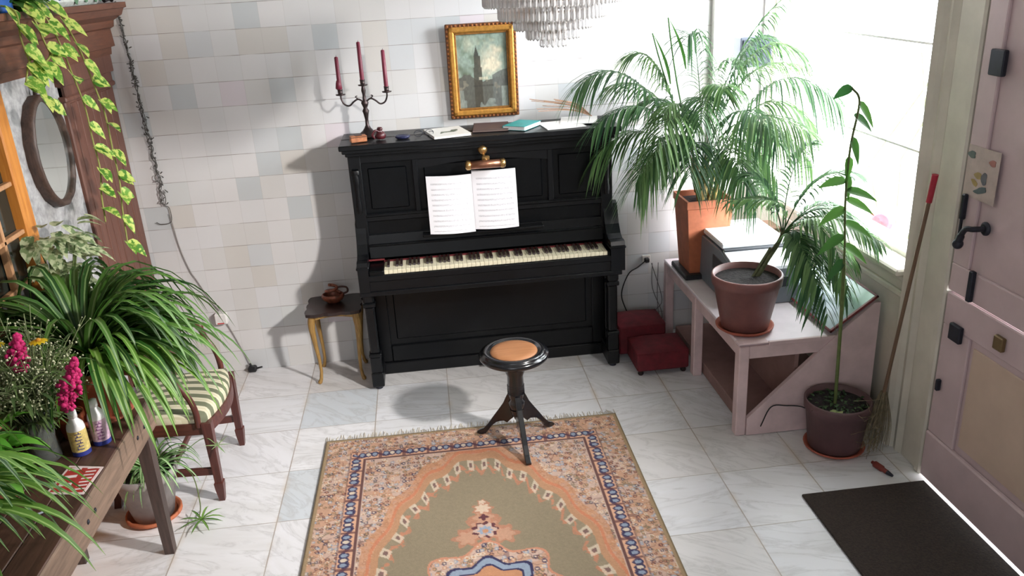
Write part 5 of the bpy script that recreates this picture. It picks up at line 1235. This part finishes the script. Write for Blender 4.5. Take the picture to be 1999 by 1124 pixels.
bottle('white bottle with yellow label on the table, nearer of the pair', -1.262,-2.035,(214,192,120),(44,52,120)); bottle('white bottle with pink and blue label, farther of the pair', -1.215,-1.975,(200,170,190),(120,60,120),.17)
lf = thing('leaflet', 'red and white printed leaflet lying on the dark table by the bottles', 'leaflet', (-1.205,-2.20,ZW))
Ql = [(-1.155,-2.145),(-1.165,-2.30),(-1.290,-2.275),(-1.275,-2.115)]
m = MB(); m.prism(Ql[::-1], 'z', ZW+.0006, ZW+.002); m.build('paper', plain('pinkish_white_paper', (224,206,204), .6, var=.05), lf)
cen = Vector((sum(q[0] for q in Ql)/4, sum(q[1] for q in Ql)/4)); Qi = [tuple(cen+(Vector(q)-cen)*.86) for q in Ql]
m = MB(); m.prism(Qi[::-1], 'z', ZW+.0021, ZW+.0026); m.build('red_print', plain('red_print', (168,52,46), .6, var=.2, scale=30), lf)
m = MB()
for i in range(7):
    y = -2.15-i*.02; m.box((-1.205-.0,y,ZW+.0027),(-1.172,y+.007,ZW+.0031))
for i in range(3): m.box((-1.265,-2.15-i*.045,ZW+.0027),(-1.225,-2.135-i*.045,ZW+.0031))
m.build('white_text_lines', plain('white_print', (226,214,212), .6), lf)
m = MB(); m.tube(spline([(-1.30,-2.40,ZW+.004),(-1.27,-2.39,ZW+.005),(-1.24,-2.365,ZW+.004)]), [.006]*6+[.004]*7, 8); tag(m.build('spoon', plain('pale_metal', (186,194,210), .3, .6), origin=(-1.27,-2.39,ZW)), 'small shiny spoon like object on the table below the leaflet', 'spoon')

# ------------------------------------------------------------------ armchair
def chair():
    root = thing('armchair', 'mahogany open armchair with green and cream striped seat by the left wall', 'chair', (-1.25,-1.11,0))
    Mw = wood('mahogany', (54,26,24), (98,52,44), 'z', .35, 5); Mx = wood('mahogany_rail', (54,26,24), (98,52,44), 'x', .35, 5)
    ms, nt, b = newmat('striped_fabric'); k = N(nt); t = k.sep(k.n('ShaderNodeTexCoord').outputs['Object'])
    yy = k.math('ADD', t[1], k.math('MULTIPLY', k.math('POWER', k.math('ADD', t[0], .02), 2), 1.0))
    f = k.math('FRACT', k.math('DIVIDE', k.math('ADD', yy, 2.0), .062)); e = k.math('LESS_THAN', f, .5); e2 = k.math('LESS_THAN', k.math('ABSOLUTE', k.math('SUBTRACT', f, .75)), .045)
    c_ = k.mix(e, srgb(190,184,160), srgb(98,102,80)); c_ = k.mix(k.math('MULTIPLY', e2, .5), c_, srgb(160,152,120)); k.l(c_, b.inputs['Base Color']); b.inputs['Roughness'].default_value = .8
    yn, yf = -1.355, -.865; xf, xb = -1.055, -1.47; z = .40
    # seat, bowed front, on a frame
    def outline(e=0):
        pts = []
        for i in range(13): s = i/12; y = yn-e+(yf-yn+2*e)*s; pts.append((xf+e+.045*math.sin(PI*s), y))
        pts += [(xb-e, yf-.035+e), (xb-e, yn+.035-e)]; return pts
    m = MB(); m.prism(outline(.004), 'z', z-.055, z); m.build('seat_rail', Mx, root)
    o1 = outline(-.004); cxs, cys = sum(p[0] for p in o1)/len(o1), sum(p[1] for p in o1)/len(o1); m = MB(); rings = [(1,z),(1.0,z+.018),(.97,z+.032),(.85,z+.045),(.6,z+.054),(.3,z+.058),(0.01,z+.060)]; vs = []
    n = len(o1)
    for s, zz in rings: vs += [(cxs+(p[0]-cxs)*s, cys+(p[1]-cys)*s, zz) for p in o1]
    m.add(vs, [(i*n+k_, i*n+(k_+1)%n, (i+1)*n+(k_+1)%n, (i+1)*n+k_) for i in range(len(rings)-1) for k_ in range(n)], True); m.build('seat', ms, root)
    def sq(m, pts, s):
        vs = []
        for (p, h) in zip(pts, s): vs += [(p[0]-h,p[1]-h,p[2]),(p[0]+h,p[1]-h,p[2]),(p[0]+h,p[1]+h,p[2]),(p[0]-h,p[1]+h,p[2])]
        L = len(pts); m.add(vs, [(i*4+k_, i*4+(k_+1)%4, (i+1)*4+(k_+1)%4, (i+1)*4+k_) for i in range(L-1) for k_ in range(4)]+[(3,2,1,0), tuple((L-1)*4+k_ for k_ in range(4))])
    for y in (yn+.01, yf-.01):
        m = MB(); sq(m, [(xf+.0,y,z+.002),(xf,y,.10),(xf,y,.095),(xf,y,.07),(xf,y,.0)][::-1], [.021,.0155,.020,.019,.012][::-1]); m.build('leg', Mw, root)
    for y in (yn+.04, yf-.04):
        m = MB(); sq(m, [(xb-.05,y,0),(xb-.01,y,.2),(xb,y,z),(xb-.03,y,.62),(xb-.075,y,.82)], [.015,.017,.019,.016,.014]); m.build('leg', Mw, root)
    for y, y2 in ((yn+.01,yn+.04),(yf-.01,yf-.04)):
        m = MB(); m.prism([(xf,y-.008),(xf,y+.008),(xb-.01,y2+.008),(xb-.01,y2-.008)], 'z', .135, .168); m.build('stretcher', Mx, root)
    m = MB(); m.box((-1.27,yn+.02,.14),(-1.252,yf-.02,.165),.003); m.build('stretcher', Mw, root)
    for s, y, y2 in ((-1,yn+.0,yn+.04),(1,yf-.0,yf-.04)):
        P = spline([(xb-.03,y2,.66),(xb+.06,y2+s*.01,.675),(xb+.17,y+s*.012,.682),(xf-.13,y+s*.012,.680),(xf-.10,y+s*.012,.655),(xf-.085,y+s*.01,.60),(xf-.05,y+s*.006,.53),(xf-.035,y,.46),(xf-.035,y,.385)], 6)
        m = MB(); m.tube(P, [.016]*16+[.018]*10+[.014]*(len(P)-26), 8); m.build('arm', Mw, root)
    m = MB(); m.tube(spline([(xb-.075,yn+.03,.80),(xb-.09,yn+.12,.855),(xb-.095,(yn+yf)/2,.87),(xb-.09,yf-.12,.855),(xb-.075,yf-.03,.80)]), .015, 8)
    m.build('top_rail', Mw, root); m = MB(); m.box((xb-.04,yn+.05,.50),(xb-.02,yf-.05,.525),.004); m.build('lower_rail', Mw, root)
    for i in range(4):
        y = yn+.12+i*.083; m = MB(); m.tube([(xb-.03,y,.51),(xb-.05,y,.68),(xb-.09,y,.855)], .008, 6); m.build('back_slat', Mw, root)
chair()

# ------------------------------------------------------------------ outside, seen through the glass
rs = thing('round_road_sign', 'round red rimmed road sign standing in the street outside the window', 'sign', (3.4,1.17,-.3))
Mr_ = Matrix.Translation((3.43,1.17,.19)) @ Matrix.Rotation(1.04, 4, 'Z') @ Matrix.Rotation(PI/2, 4, 'Y')
m = MB(); m.lathe([(.062,-.004),(.095,-.004),(.095,.004),(.062,.004),(.062,-.004)], n=32, M=Mr_); m.build('red_rim', plain('red_rim', (206,40,60), .5), rs)
m = MB(); m.lathe([(0,-.003),(.063,-.003),(.063,.003),(0,.003)], n=32, M=Mr_); m.build('white_disc', plain('white_disc', (240,240,240), .5, var=.02), rs)
m = MB(); m.tube([(3.45,1.19,-.3),(3.45,1.19,.2)], .012, 8); m.build('post', plain('grey_post', (160,160,160), .5), rs)
m = MB(); m.box((2.5,-8,-.45),(12,12,-.30)); struct(m.build('street_ground', plain('pale_street', (196,190,186), .9, var=.1, scale=3)))
random.seed(51); sh = thing('street_shrub', 'pale green shrub growing outside beyond the large window', 'shrub', (3.6,1.0,-.3))
m = MB()
for i in range(130):
    x, y, z = 3.6+random.gauss(0,.25), 1.2+random.gauss(0,.35), random.uniform(.1,1.55); a = random.uniform(0,2*PI); heart_leaf(m, (x,y,z), (math.cos(a),math.sin(a),random.uniform(-.5,.5)), .07, .03, .3)
m.build('leaves', foliage('outdoor_leaf', (120,160,120), (170,200,170), trans=.5), sh)
m = MB()
for i in range(3): m.tube([(3.6,1.2,-.3),(3.6+random.gauss(0,.12),1.2+random.gauss(0,.2),.6),(3.6+random.gauss(0,.25),1.2+random.gauss(0,.35),1.5)], .008, 5)
m.build('branches', F_stem, sh)

for o in bpy.data.objects:
    if '_org' in o: del o['_org']
